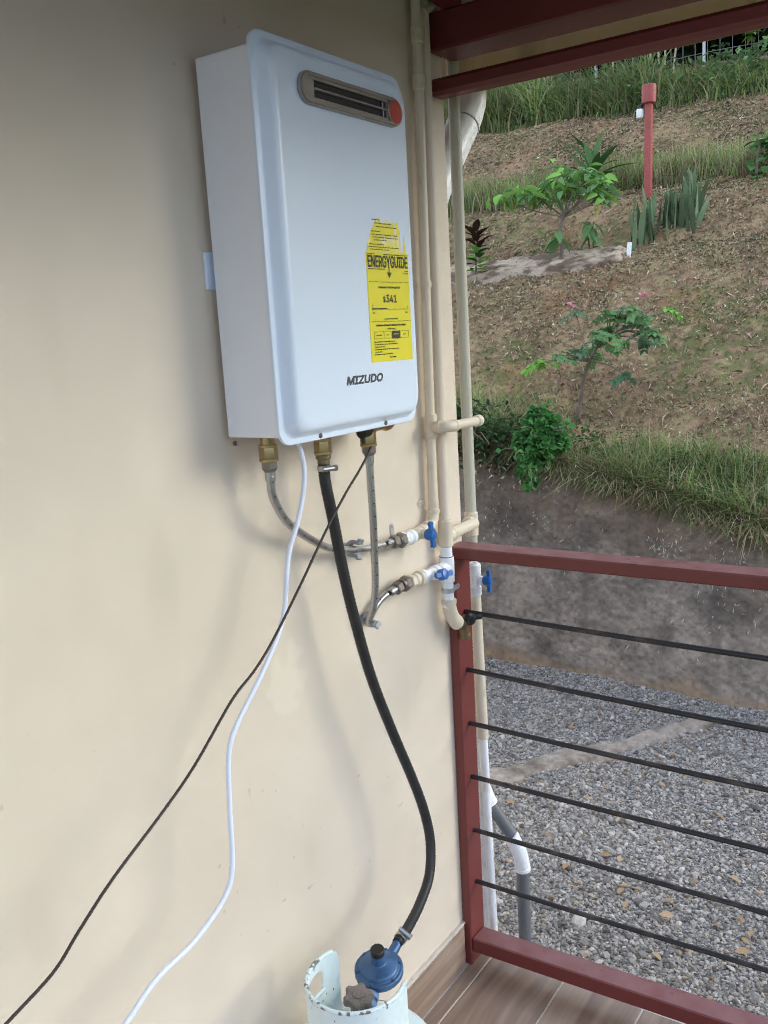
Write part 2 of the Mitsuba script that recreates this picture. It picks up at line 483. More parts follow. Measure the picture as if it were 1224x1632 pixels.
def hexnut(at, axis, r, h, bore=0.0, c=0.12):
    """hexagonal nut with chamfered ends"""
    pts = []
    for s, z in ((1 - c, 0), (1, h * 0.14), (1, h * 0.86), (1 - c, h)):
        for k in range(6):
            a = k * np.pi / 3 + 0.3
            pts.append((r * s * np.cos(a), r * s * np.sin(a), z))
    return aim(hull(pts), at, axis)


def ring(at, axis, r0, r1, h, sides=24):
    """a short sleeve: outer radius r1, inner radius r0"""
    b = min(h * 0.2, (r1 - r0) * 0.5)
    pr = [(r0, 0), (r1 - b, 0), (r1, b), (r1, h - b), (r1 - b, h), (r0, h), (r0, 0)]
    return lathe(pr, sides, at, axis)


def extrude(poly, depth, M=None):
    ps = list(getattr(poly, 'geoms', [poly]))
    m = cat([trimesh.creation.extrude_polygon(p, depth, engine='earcut') for p in ps])
    if M is not None:
        m.apply_transform(M)
    return m


def on_wall(x, y, z):
    """local (x, y, z) -> world (x, z up, towards -y): for things lying on a plane that faces -y"""
    M = np.eye(4)
    M[:3, 0], M[:3, 1], M[:3, 2], M[:3, 3] = [1, 0, 0], [0, 0, 1], [0, -1, 0], [x, y, z]
    return M


def text_on(txt, x, z, y, height, width=None, bold=False, align='left', slant=0.0, depth=0.0004):
    m = meshkit.text_mesh(txt, height, depth, bold)
    m.vertices[:, 0] -= m.bounds[0][0]
    w = m.bounds[1][0]
    k = (width / w) if width else 1.0
    m.vertices[:, 0] *= k
    if slant:
        m.vertices[:, 0] += slant * m.vertices[:, 1]
    w = m.bounds[1][0]
    dx = {'left': 0, 'center': -w / 2, 'right': -w}[align]
    m.vertices[:, 0] += dx
    m.apply_transform(on_wall(x, y, z))
    return m


def rr_loop(x0, x1, z0, z1, r, k=8):
    pts = []
    for cx, cz, a0 in ((x1 - r, z1 - r, 0), (x0 + r, z1 - r, 90), (x0 + r, z0 + r, 180), (x1 - r, z0 + r, 270)):
        for a in np.radians(a0 + np.linspace(0, 90, k)):
            pts.append((cx + r * np.cos(a), cz + r * np.sin(a)))
    return np.array(pts)


def rr_loft(x0, x1, z0, z1, levels, k=8):
    """levels: (inset, y, corner radius) from back to front; closed at both ends"""
    V = []
    for ins, y, r in levels:
        l = rr_loop(x0 + ins, x1 - ins, z0 + ins, z1 - ins, r, k)
        V.append(np.stack([l[:, 0], np.full(len(l), y), l[:, 1]], 1))
    n = len(V[0])
    v = np.vstack(V + [V[0].mean(0)[None], V[-1].mean(0)[None]])
    f = []
    for i in range(len(levels) - 1):
        for j in range(n):
            a, b, c, d = i * n + j, i * n + (j + 1) % n, (i + 1) * n + (j + 1) % n, (i + 1) * n + j
            f += [[a, b, c], [a, c, d]]
    e0, e1 = len(v) - 2, len(v) - 1
    for j in range(n):
        f += [[e0, (j + 1) % n, j], [e1, (len(levels) - 1) * n + j, (len(levels) - 1) * n + (j + 1) % n]]
    m = trimesh.Trimesh(v, f, process=False)
    if m.volume < 0:
        m.invert()
    return m


rng = np.random.default_rng(7)


def heavy(txt, h, grow, width, slant=0.0, depth=0.0004):
    m = meshkit.text_mesh(txt, h, depth, True)
    tri = m.triangles[np.abs(m.face_normals[:, 2]) > 0.9]
    tri = tri[tri[:, :, 2].mean(1) < depth / 2]
    poly = unary_union([Polygon(t[:, :2]).buffer(1e-6) for t in tri])
    x0, _, x1, _ = poly.bounds
    poly = affinity.scale(affinity.translate(poly, -x0, 0), width / (x1 - x0), 1, origin=(0, 0)).buffer(grow).simplify(grow * 0.1)
    if slant:
        poly = affinity.affine_transform(poly, [1, slant, 0, 1, 0, 0])
    return poly



# ------------------------------------------------------------------ the setting: ground, hillside
GZ = -0.35


def prof(x):
    return np.interp(x, [2.4, 2.75, 3.3, 3.6, 4.5, 5.2, 5.4, 5.7, 6.3, 7.0, 7.6, 9.3, 11.5, 13, 20, 40],
                     [0.62, 0.70, 0.84, 0.93, 1.50, 1.92, 2.02, 2.1, 2.53, 2.76, 2.95, 3.88, 4.79, 5.15, 8.0, 15])


def hill(x, y):
    x, y = np.asarray(x, float), np.asarray(y, float)
    lat = np.clip(0.2 * (y - 0.62), -0.35, 0.35) * np.exp(-np.maximum(x - 2.75, 0) / 1.5)
    p = np.stack([x, y, np.zeros_like(x)], -1)
    b = (meshkit.fbm(p * 1.1, 3, 3) - 0.5) * 0.16 * np.clip((x - 2.9) / 0.8, 0, 1)
    s = (meshkit.fbm(p * 7.0, 3, 8) - 0.5) * 0.075
    return prof(x) + lat + b + s


struct('ground', trimesh.Trimesh([[-90, -90, GZ - 0.03], [90, -90, GZ - 0.03], [90, 90, GZ - 0.03], [-90, 90, GZ - 0.03]], [[0, 1, 2], [0, 2, 3]], process=False), 'turf')

gx = np.concatenate([np.arange(2.62, 12.6, 0.035), np.linspace(12.7, 40, 60)])
gy = np.concatenate([np.linspace(-18, -1.6, 30), np.arange(-1.5, 6.0, 0.04), np.linspace(6.1, 24, 30)])
X, Y = np.meshgrid(gx, gy, indexing='ij')
lip = 2.80 + 0.072 * np.clip(Y, -3.0, 5.0)
X = np.maximum(X, lip)
Z = hill(X, Y)
front = X < lip + 0.06
Z[front] = np.minimum(Z[front], (0.49 + np.clip(0.25 * (Y + 0.14), -0.25, 0.75))[front])


def grid_mesh(X, Y, Z):
    n, m = X.shape
    v = np.stack([X, Y, Z], -1).reshape(-1, 3)
    i, j = np.meshgrid(np.arange(n - 1), np.arange(m - 1), indexing='ij')
    a = (i * m + j).ravel()
    return trimesh.Trimesh(v, np.vstack([np.stack([a, a + m, a + m + 1], 1), np.stack([a, a + m + 1, a + 1], 1)]), process=False)


struct('hillside', grid_mesh(X, Y, Z), 'soil', True)

# gravel yard: bumpy bed with real stones on it
bx = np.arange(-0.2, 3.2, 0.04)
by = np.arange(-2.6, 3.6, 0.04)
X, Y = np.meshgrid(bx, by, indexing='ij')


def bed(x, y):
    p = np.stack([x, y, np.zeros_like(x)], -1)
    return GZ + (meshkit.fbm(p * 2.0, 3, 21) - 0.5) * 0.035 + 0.05 * np.clip((x - 2.35 - 0.05 * y) / 0.3, 0, 1) ** 2


struct('gravel_yard', grid_mesh(X, Y, bed(X, Y)), 'gravel_bed', True)

ico = trimesh.creation.icosphere(0)
OCT_V = np.array(ico.vertices)
OCT_F = np.array(ico.faces)


def stones(n, sampler, size, seed):
    g = np.random.default_rng(seed)
    x, y = sampler(g, n)
    s = size * np.exp(g.normal(0, 0.34, n))
    shape = np.stack([s * g.uniform(0.8, 1.35, n), s * g.uniform(0.6, 1.0, n), s * g.uniform(0.38, 0.75, n)], -1)
    v = OCT_V[None] * (1 + g.uniform(-0.26, 0.26, (n, 12, 1)))
    v = v * shape[:, None]
    # random rotation, mostly lying flat
    a = g.uniform(0, 2 * np.pi, n)
    tx, ty = g.normal(0, 0.35, n), g.normal(0, 0.35, n)
    ca, sa = np.cos(a)[:, None], np.sin(a)[:, None]
    vx, vy, vz = v[..., 0] * ca - v[..., 1] * sa, v[..., 0] * sa + v[..., 1] * ca, v[..., 2]
    vz, vy = vz + ty[:, None] * vy, vy - ty[:, None] * vz
    vz, vx = vz + tx[:, None] * vx, vx - tx[:, None] * vz
    z = bed(x, y) + shape[:, 2] * 0.45
    out = np.stack([vx + x[:, None], vy + y[:, None], vz + z[:, None]], -1).reshape(-1, 3)
    f = (OCT_F[None] + 12 * np.arange(n)[:, None, None]).reshape(-1, 3)
    tone = np.clip(g.beta(1.7, 2.3, n), 0.04, 1)
    col = np.array([0.075, 0.067, 0.060]) + tone[:, None] * np.array([0.47, 0.430, 0.390])
    warm = g.random(n) < 0.07
    col[warm] = col[warm] * np.array([1.1, 0.9, 0.68])
    return out, f, np.repeat(col, 12, 0)


def in_yard(g, n):
    x = g.uniform(0.35, 2.72, n * 3)
    y = g.uniform(-1.0, 2.0, n * 3)
    p = np.stack([x, y, 0 * x], -1)
    keep = (y > 0.2 * x - 0.97) & (y < 0.63 * x + 0.25)
    keep &= (x < 2.60 + 0.07 * y) & (g.random(n * 3) < 0.35 + 1.2 * np.clip(meshkit.fbm(p * 1.8, 3, 40) - 0.25, 0, 1))
    # thinner where the dirt strip crosses
    d = np.abs((x - 1.5) * 0.545 + (y - 0.68) * 0.838)
    keep &= (d > 0.075 + 0.05 * meshkit.noise(p * 9, 4)) | (g.random(n * 3) < 0.16 + 0.5 * (meshkit.noise(p * 5, 9) > 0.62))
    # earth washed over the gravel along the foot of the wall
    keep &= (x < 2.42 + 0.07 * y) | (g.random(n * 3) < 0.3)
    return x[keep][:n], y[keep][:n]


def stones_fit(n, sampler, size, seed):
    g = np.random.default_rng(seed)
    x, y = sampler(g, n)
    return stones(len(x), lambda g2, k: (x, y), size, seed + 1)


parts_ = [stones_fit(96000, in_yard, 0.0047, 11), stones_fit(5000, in_yard, 0.0078, 12)]
off, V, F, C = 0, [], [], []
for v, f, c in parts_:
    V.append(v); F.append(f + off); C.append(c); off += len(v)
gk = thing('gravel', 'loose grey crushed gravel covering the yard below the railing', 'gravel', kind='stuff')
whole(gk, (np.vstack(V), np.vstack(F)), 'stone_vc', False, color=np.vstack(C))

# half-buried concrete kerb crossing the gravel
def lumpy(mesh, amp, freq, seed, sub=0.03):
    v, f = trimesh.remesh.subdivide_to_size(mesh.vertices, mesh.faces, sub)
    m = trimesh.Trimesh(v, f, process=True)
    n = m.vertex_normals
    m.vertices += n * (meshkit.fbm(m.vertices * freq, 3, seed)[:, None] - 0.5) * amp
    return m


dk = np.array([0.838, -0.545])
nk = np.array([0.545, 0.838])
ks, kt = np.meshgrid(np.arange(-0.85, 1.12, 0.012), np.arange(-0.15, 0.151, 0.012), indexing='ij')
kx, ky = 1.5 + ks * dk[0] + kt * nk[0], 0.68 + ks * dk[1] + kt * nk[1]
pn = np.stack([kx, ky, 0 * kx], -1)
wid = 0.075 + (meshkit.fbm(pn * 7, 3, 71) - 0.5) * 0.09
prof_ = np.clip((wid - np.abs(kt)) / 0.03, -1, 1)
strip = grid_mesh(kx, ky, bed(kx, ky) - 0.004 + 0.022 * prof_ + (meshkit.fbm(pn * 22, 3, 72) - 0.5) * 0.022)
key = thing('concrete_kerb', 'low worn concrete strip crossing the gravel diagonally towards the retaining wall', 'kerb')
whole(key, strip, 'kerb_concrete', True)

# retaining wall
wy = np.arange(-3.0, 5.0, 0.05)
wt = np.linspace(0, 1, 30)
Yw, Tw = np.meshgrid(wy, wt, indexing='ij')
top = 0.50 + np.clip(0.25 * (Yw + 0.14), -0.25, 0.75)
Zw = GZ - 0.05 + Tw * (top - GZ + 0.05)
Xw = 2.595 + 0.072 * Yw + 0.13 * Tw
pw = np.stack([Xw, Yw, Zw], -1)
Xw = Xw + (meshkit.fbm(pw * 3.5, 4, 31) - 0.5) * 0.06 + (meshkit.fbm(pw * 14, 3, 33) - 0.5) * 0.012
ru = np.clip((Tw - 0.86) / 0.14, 0, 1)
Xw = Xw + 0.09 * ru ** 2 + ru * (meshkit.fbm(pw * 9, 3, 36) - 0.5) * 0.10
Zt = top[:, -1:] + (meshkit.fbm(np.stack([Xw[:, -1:], Yw[:, -1:], 0 * top[:, -1:]], -1) * 3, 3, 14) - 0.5) * 0.16 + (meshkit.fbm(np.stack([Xw[:, -1:], Yw[:, -1:], 0 * top[:, -1:]], -1) * 16, 3, 15) - 0.5) * 0.05
Zw[:, -1:] = Zt
Xw = np.hstack([Xw, Xw[:, -1:] + 0.22, Xw[:, -1:] + 0.30])
Yw = np.hstack([Yw, Yw[:, -1:], Yw[:, -1:]])
Zw = np.hstack([Zw, Zw[:, -1:] + 0.02, Zw[:, -1:] - 0.4])
rw = thing('retaining_wall', 'dark stained concrete retaining wall holding back the bank behind the gravel yard', 'retaining wall')
part(rw, 'wall_face', grid_mesh(Xw, Yw, Zw), 'old_concrete', True)


def wall_x(y, z):
    t = (z - GZ + 0.05) / (0.50 + np.clip(0.25 * (y + 0.14), -0.25, 0.75) - GZ + 0.05)
    return 2.595 + 0.072 * y + 0.13 * t


# ------------------------------------------------------------------ grass, litter

def blades(x, y, z, h, lean, width, col, seed, seg=3, curl=1.0, dirn=None):
    """curved grass blades as strips; col (n,3)"""
    g = np.random.default_rng(seed)
    n = len(x)
    a = g.uniform(0, 2 * np.pi, n) if dirn is None else dirn
    t = np.linspace(0, 1, seg + 1)
    out = lean * h
    px = x[:, None] + np.cos(a)[:, None] * out[:, None] * t ** 2
    py = y[:, None] + np.sin(a)[:, None] * out[:, None] * t ** 2
    droop = curl * np.clip(lean, 0, 2)
    pz = z[:, None] + h[:, None] * (t - 0.42 * droop[:, None] * t ** 2.4)
    w = width[:, None] * (1 - t ** 1.6) * 0.5 + 0.0004
    fa = a + np.pi / 2 + g.normal(0, 0.7, n)
    wx, wy = np.cos(fa)[:, None] * w, np.sin(fa)[:, None] * w
    L = np.stack([px - wx, py - wy, pz], -1)
    R = np.stack([px + wx, py + wy, pz], -1)
    v = np.stack([L, R], 2).reshape(n, -1, 3)
    k = 2 * (seg + 1)
    f = []
    for s in range(seg):
        f += [[2 * s, 2 * s + 1, 2 * s + 3], [2 * s, 2 * s + 3, 2 * s + 2]]
    F = (np.array(f)[None] + k * np.arange(n)[:, None, None]).reshape(-1, 3)
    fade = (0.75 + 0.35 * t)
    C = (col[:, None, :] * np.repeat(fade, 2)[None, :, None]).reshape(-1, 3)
    return v.reshape(-1, 3), F, np.clip(C, 0, 1)


def join(parts):
    off, V, F, C = 0, [], [], []
    for v, f, c in parts:
        V.append(v); F.append(f + off); C.append(c); off += len(v)
    return (np.vstack(V), np.vstack(F)), np.vstack(C)


GREENS = np.array([[0.20, 0.275, 0.095], [0.25, 0.335, 0.115], [0.13, 0.20, 0.08], [0.31, 0.335, 0.145], [0.40, 0.37, 0.20]])
DRY = np.array([[0.33, 0.27, 0.16], [0.26, 0.20, 0.12], [0.40, 0.34, 0.22], [0.20, 0.15, 0.09]])


def pick(g, n, pal, w):
    return pal[g.choice(len(pal), n, p=np.array(w) / np.sum(w))] * g.uniform(0.75, 1.25, (n, 1))


def clump_pts(g, n, x0, x1, y0, y1, nclump, spread, w=None):
    cx, cy = g.uniform(x0, x1, nclump), g.uniform(y0, y1, nclump)
    k = g.integers(0, nclump, n)
    clump_pts.tone = g.uniform(0.6, 1.45, nclump)[k]
    return cx[k] + g.normal(0, spread, n), cy[k] + g.normal(0, spread, n), g.uniform(0.45, 1.25, nclump)[k]


def grass_field(name, label, rows, seed):
    """rows: (n, x0, x1, y0, y1, clumps, spread, hmin, hmax, width, lean, dryness)"""
    g = np.random.default_rng(seed)
    ps = []
    for (n, x0, x1, y0, y1, nc, sp, h0, h1, wd, ln, dry) in rows:
        x, y, k = clump_pts(g, n, x0, x1, y0, y1, nc, sp)
        tone = clump_pts.tone
        hk = np.clip(0.55 + 0.2 * (y - 1.0), 0.5, 1.05) if x0 > 9 else 0.85
        if x1 < 3.6:
            x = np.maximum(x + 0.07 * y, 2.785 + 0.072 * y)
        if x0 > 9:
            x = x + np.clip(0.26 * (y - 1.3), -0.3, 1.0)
        h = g.uniform(h0, h1, n) * k * hk
        col = np.where((g.random(n) < dry)[:, None], pick(g, n, DRY, [3, 2, 2, 1]), pick(g, n, GREENS, [3, 3, 2, 2, 1])) * tone[:, None]
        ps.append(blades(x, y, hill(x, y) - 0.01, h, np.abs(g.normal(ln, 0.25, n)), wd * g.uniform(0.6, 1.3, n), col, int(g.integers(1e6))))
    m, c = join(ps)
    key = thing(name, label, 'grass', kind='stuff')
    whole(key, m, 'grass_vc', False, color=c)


# on the edge above the retaining wall: dense to the right, thin and dry in the middle, mixed at the left
grass_field('tall_grass', 'long green and dry grass hanging over the top edge of the retaining wall', [
    (9500, 2.78, 3.25, -1.3, 0.62, 110, 0.07, 0.10, 0.30, 0.006, 0.55, 0.22),
    (1500, 2.72, 2.88, -1.3, 0.75, 40, 0.05, 0.10, 0.26, 0.006, 1.1, 0.30),
    (1500, 2.80, 3.15, 0.55, 1.0, 30, 0.06, 0.06, 0.2, 0.006, 0.6, 0.45),
    (5200, 2.76, 3.4, 1.15, 2.6, 80, 0.08, 0.09, 0.27, 0.006, 0.6, 0.34),
    (900, 2.72, 2.86, 1.30, 1.9, 12, 0.05, 0.16, 0.30, 0.006, 1.4, 0.9),
], 101)
g = np.random.default_rng(111)
n = 13000
x, y, k = clump_pts(g, n, 2.78, 2.86, -1.2, 2.3, 210, 0.03)
x = x + 0.07 * y
col = np.where((g.random(n) < 0.65)[:, None], pick(g, n, DRY, [3, 3, 1, 3]), pick(g, n, GREENS, [3, 1, 3, 1, 1])) * clump_pts.tone[:, None]
zz = 0.50 + np.clip(0.25 * (y + 0.14), -0.25, 0.75) + g.uniform(-0.03, 0.03, n)
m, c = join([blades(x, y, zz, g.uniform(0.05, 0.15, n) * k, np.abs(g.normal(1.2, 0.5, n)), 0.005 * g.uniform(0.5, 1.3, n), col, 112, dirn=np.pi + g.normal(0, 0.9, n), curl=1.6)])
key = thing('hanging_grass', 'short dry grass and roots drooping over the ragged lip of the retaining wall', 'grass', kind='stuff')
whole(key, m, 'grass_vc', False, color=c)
grass_field('grass_strip', 'strip of knee-high green grass across the middle of the slope', [
    (13000, 6.95, 7.35, 0.3, 4.6, 170, 0.10, 0.18, 0.40, 0.009, 0.35, 0.33),
    (3500, 6.85, 7.05, 0.5, 2.2, 60, 0.07, 0.12, 0.30, 0.008, 0.4, 0.6),
    (6000, 7.2, 7.8, 1.5, 4.8, 140, 0.14, 0.10, 0.24, 0.008, 0.4, 0.42),
], 102)
grass_field('grass_bank', 'tall wild grass and weeds along the top of the slope below the wire fence', [
    (15000, 9.3, 9.9, 0.2, 6.2, 130, 0.12, 0.25, 0.58, 0.017, 0.7, 0.12),
    (2500, 9.25, 9.8, 2.2, 6.2, 14, 0.10, 0.5, 0.8, 0.022, 0.5, 0.05),
    (7000, 9.8, 10.2, 0.2, 6.4, 120, 0.14, 0.08, 0.24, 0.014, 0.7, 0.35),
    (1500, 10.5, 11.9, 0.2, 6.0, 60, 0.12, 0.05, 0.16, 0.012, 0.6, 0.5),
], 103)


def leaf_cards(c, size, seed, col, flat=0.5):
    """small ovate two-triangle folded leaves at centres c"""
    g = np.random.default_rng(seed)
    n = len(c)
    a = g.uniform(0, 2 * np.pi, n)
    tilt = g.normal(0, flat, n)
    d = np.stack([np.cos(a) * np.cos(tilt), np.sin(a) * np.cos(tilt), np.sin(tilt)], -1)
    s = np.stack([-np.sin(a), np.cos(a), g.normal(0, flat * 0.6, n)], -1)
    s /= np.linalg.norm(s, axis=1, keepdims=True)
    up = np.cross(d, s)
    L = size[:, None]
    p0, p2 = c - d * L * 0.5, c + d * L * 0.5 - up * L * 0.12
    pl = c + s * L * 0.30 + up * L * 0.10
    pr = c - s * L * 0.30 + up * L * 0.10
    v = np.stack([p0, pl, p2, pr], 1).reshape(-1, 3)
    F = (np.array([[0, 2, 1], [0, 3, 2]])[None] + 4 * np.arange(n)[:, None, None]).reshape(-1, 3)
    return v, F, np.repeat(col, 4, 0)


# low weeds on the soil
g = np.random.default_rng(201)
n = 42000
x, y, k = clump_pts(g, n, 3.2, 9.4, -0.6, 5.5, 210, 0.19)
c = np.stack([x, y, hill(x, y) + 0.012], -1)
col = pick(g, n, np.array([[0.13, 0.17, 0.07], [0.16, 0.19, 0.085], [0.10, 0.14, 0.06], [0.19, 0.20, 0.10]]), [1, 1, 1, 1])
v1 = leaf_cards(c, g.uniform(0.008, 0.026, n), 202, col)
# leafy weeds among the tall grass
n = 3200
x, y, k = clump_pts(g, n, 9.3, 10.0, 0.2, 6.2, 90, 0.14)
x = x + np.clip(0.26 * (y - 1.3), -0.3, 1.0)
c = np.stack([x, y, hill(x, y) + g.uniform(0.02, 0.42, n) * k], -1)
v2 = leaf_cards(c, g.uniform(0.05, 0.13, n), 203, pick(g, n, np.array([[0.13, 0.22, 0.09], [0.17, 0.28, 0.11], [0.085, 0.15, 0.07]]), [1, 1, 1]))
n = 2600
x, y, k = clump_pts(g, n, 2.80, 3.15, -1.2, 2.2, 60, 0.06)
x = np.maximum(x + 0.07 * y, 2.78 + 0.072 * y)
c = np.stack([x, y, hill(x, y) + g.uniform(0.0, 0.16, n) * k], -1)
v3 = leaf_cards(c, g.uniform(0.02, 0.045, n), 204, pick(g, n, np.array([[0.06, 0.12, 0.045], [0.085, 0.165, 0.06]]), [1, 1]))
m, cc = join([v1, v2, v3])
key = thing('ground_weeds', 'low green weeds scattered in patches over the brown slope', 'weeds', kind='stuff')
whole(key, m, 'grass_vc', False, color=cc)

# dry litter: straws and leaf bits lying on the slope
g = np.random.default_rng(301)
n = 105000
x, y, k = clump_pts(g, n, 2.8, 9.9, -1.2, 6.0, 330, 0.20)
keep = (y > 0.36 * x - 2.1) & (y < 0.53 * x + 0.9)
x, y = x[keep], y[keep]
n = len(x)
ln = g.uniform(0.010, 0.042, n) * np.clip(0.55 + x / 9.0, 0.8, 1.4) * np.where(g.random(n) < 0.06, 2.4, 1.0)
col = pick(g, n, np.array([[0.28, 0.215, 0.13], [0.34, 0.27, 0.17], [0.22, 0.155, 0.09], [0.12, 0.08, 0.05], [0.52, 0.45, 0.33], [0.16, 0.17, 0.08]]), [3.5, 1.6, 3, 2, 0.3, 2.0])
a = g.uniform(0, 2 * np.pi, n)
dx, dy = np.cos(a) * ln / 2, np.sin(a) * ln / 2
wd = g.uniform(0.0016, 0.0062, n) * np.clip(0.55 + x / 9.0, 0.8, 1.4)
A = np.stack([x - dx, y - dy, hill(x - dx, y - dy) + 0.004 + g.uniform(0, 0.014, n)], -1)
B = np.stack([x + dx, y + dy, hill(x + dx, y + dy) + 0.006 + g.uniform(0, 0.02, n)], -1)
M_ = (A + B) / 2 + np.stack([g.normal(0, 0.006, n), g.normal(0, 0.006, n), np.abs(g.normal(0, 0.008, n))], -1)
s = np.stack([-np.sin(a), np.cos(a), g.normal(0, 0.8, n)], -1) * wd[:, None]
v = np.stack([A, M_ - s, M_ + s, B], 1).reshape(-1, 3)
F = (np.array([[0, 1, 2], [1, 3, 2]])[None] + 4 * np.arange(n)[:, None, None]).reshape(-1, 3)
key = thing('dry_litter', 'dry straw and leaf litter strewn over the brown slope', 'litter', kind='stuff')
whole(key, (v, F), 'dry_vc', False, color=np.repeat(col, 4, 0))

# pale straws clinging to the retaining wall
g = np.random.default_rng(305)
cl = [(0.34, 0.44, 60, 0.06), (1.25, 0.60, 60, 0.18), (0.05, 0.30, 25, 0.12), (-0.1, 0.05, 30, 0.2), (0.25, 0.1, 40, 0.3), (1.2, 0.4, 40, 0.2), (0.0, 0.42, 70, 0.12), (0.6, 0.2, 25, 0.4)]
A, B, S, col = [], [], [], []
for cy, cz, n, sp in cl:
    yy, zz = g.normal(cy, sp, n), g.normal(cz, sp * 0.7, n)
    a = g.normal(-np.pi / 2, 0.7, n)
    ln = g.uniform(0.008, 0.034, n)
    y2, z2 = yy + np.cos(a) * ln, zz + np.sin(a) * ln
    A.append(np.stack([wall_x(yy, zz) - 0.028, yy, zz], -1)); B.append(np.stack([wall_x(y2, z2) - 0.032, y2, z2], -1))
    S.append(np.stack([np.zeros(n), np.sin(a), -np.cos(a)], -1) * g.uniform(0.0008, 0.0022, n)[:, None])
    col.append(pick(g, n, np.array([[0.5, 0.46, 0.38], [0.6, 0.57, 0.5], [0.35, 0.28, 0.2]]), [2, 2, 1]))
A, B, S, col = np.vstack(A), np.vstack(B), np.vstack(S), np.vstack(col)
M_ = (A + B) / 2 + np.array([-0.006, 0, 0])
v = np.stack([A, M_ - S, M_ + S, B], 1).reshape(-1, 3)
F = (np.array([[0, 1, 2], [1, 3, 2]])[None] + 4 * np.arange(len(A))[:, None, None]).reshape(-1, 3)
part(rw, 'straw', (v, F), 'dry_vc', False, label='pale dry straws clinging to the concrete face', kind='stuff', color=np.repeat(col, 4, 0))

# ------------------------------------------------------------------ plants


def leaf_mesh(length, width, fold=0.25, droop=0.25, seg=5, shape=1.0):
    """leaf along +x, faces up, base at origin"""
    t = np.linspace(0, 1, seg + 1)
    w = width * np.sin(np.pi * np.clip(t, 0.02, 0.985) ** (0.8 * shape)) ** 0.85 / 2
    zc = -droop * length * t ** 2
    rows = []
    for i in range(seg + 1):
        rows += [(t[i] * length, -w[i], zc[i] + fold * w[i]), (t[i] * length, 0, zc[i]), (t[i] * length, w[i], zc[i] + fold * w[i])]
    f = []
    for i in range(seg):
        a = 3 * i
        f += [[a, a + 3, a + 4], [a, a + 4, a + 1], [a + 1, a + 4, a + 5], [a + 1, a + 5, a + 2]]
    return trimesh.Trimesh(rows, f, process=False)


def place(at, dirn, roll=0.0, s=1.0):
    """to_world that turns +x to dirn, +z roughly up, and scales"""
    d = np.asarray(dirn, float); d = d / np.linalg.norm(d)
    sd = np.cross([0, 0, 1.0], d)
    if np.linalg.norm(sd) < 1e-3:
        sd = np.array([0, 1.0, 0])
    sd /= np.linalg.norm(sd)
    u = np.cross(d, sd)
    c, q = math.cos(roll), math.sin(roll)
    sd, u = c * sd + q * u, -q * sd + c * u
    M = np.eye(4)
    M[:3, 0], M[:3, 1], M[:3, 2], M[:3, 3] = d * s, sd * s, u * s, at
    return T(M.tolist())


def variants(ms, m):
    return [mikit.ply(x, m, True) for x in ms]


def add_leaf(parent, d, at, dirn, roll=0.0, s=1.0, name='leaf'):
    part(parent, name, d, None, to_world=place(at, dirn, roll, s))


# shrub with pink flowers
g = np.random.default_rng(401)


def compound(npair, L, lw, seed):
    g2 = np.random.default_rng(seed)
    ms = [tube([(0, 0, 0), (L * 0.5, 0, 0.01), (L, 0, -0.02)], 0.0016, 5, 0.03)]
    for i in range(npair):
        t = 0.25 + 0.75 * i / (npair - 1)
        for sgn in (-1, 1):
            lf = leaf_mesh(lw * g2.uniform(0.85, 1.15), lw * 0.62, 0.3, 0.25, 4)
            lf.apply_transform(trimesh.transformations.euler_matrix(g2.normal(0, 0.25), g2.normal(0.25, 0.2), sgn * (1.1 - 0.5 * t) + g2.normal(0, 0.12)))
            lf.apply_translation((t * L, 0, -0.03 * t ** 2 + 0.005))
            ms.append(lf)
    return cat(ms)


sb = thing('flowering_shrub', 'small open shrub with paired leaflets and two pink flowers on the lower slope', 'shrub')
b0 = np.array([3.6, 1.17, float(hill(3.6, 1.17)) - 0.03])
tr = [b0, (3.61, 1.14, 1.13), (3.6, 1.10, 1.28), (3.58, 1.04, 1.39), (3.57, 0.96, 1.47)]
part(sb, 'trunk', sweep(smooth_path(tr, 0.02), np.linspace(0.016, 0.007, len(smooth_path(tr, 0.02))), 8), 'bark')
clus = [(1.44, 1.34, 0), (1.37, 1.34, 0), (1.24, 1.38, 1), (1.14, 1.41, 1), (1.06, 1.35, 1), (1.10, 1.40, 2), (1.0, 1.5, 1), (0.92, 1.53, 1), (0.81, 1.44, 1), (0.71, 1.44, 2), (0.66, 1.43, 1), (0.94, 1.62, 1), (0.84, 1.63, 2), (0.77, 1.63, 1),
        (0.60, 1.61, 0), (0.84, 1.25, 2), (0.88, 1.57, 1), (0.77, 1.54, 2), (0.69, 1.49, 1), (0.97, 1.47, 2), (0.87, 1.48, 1), (1.17, 1.36, 2), (0.92, 1.60, 1), (1.2, 1.63, 2), (0.78, 1.49, 2), (1.0, 1.44, 1), (0.73, 1.50, 1), (0.82, 1.58, 1)]
cv = {0: variants([compound(4, 0.12, 0.055, 1), compound(4, 0.13, 0.05, 2)], 'leaf_bright'), 1: variants([compound(5, 0.15, 0.05, 3), compound(6, 0.16, 0.046, 4)], 'leaf_mid'), 2: variants([compound(5, 0.14, 0.05, 5), compound(5, 0.15, 0.046, 6)], 'leaf_blue')}
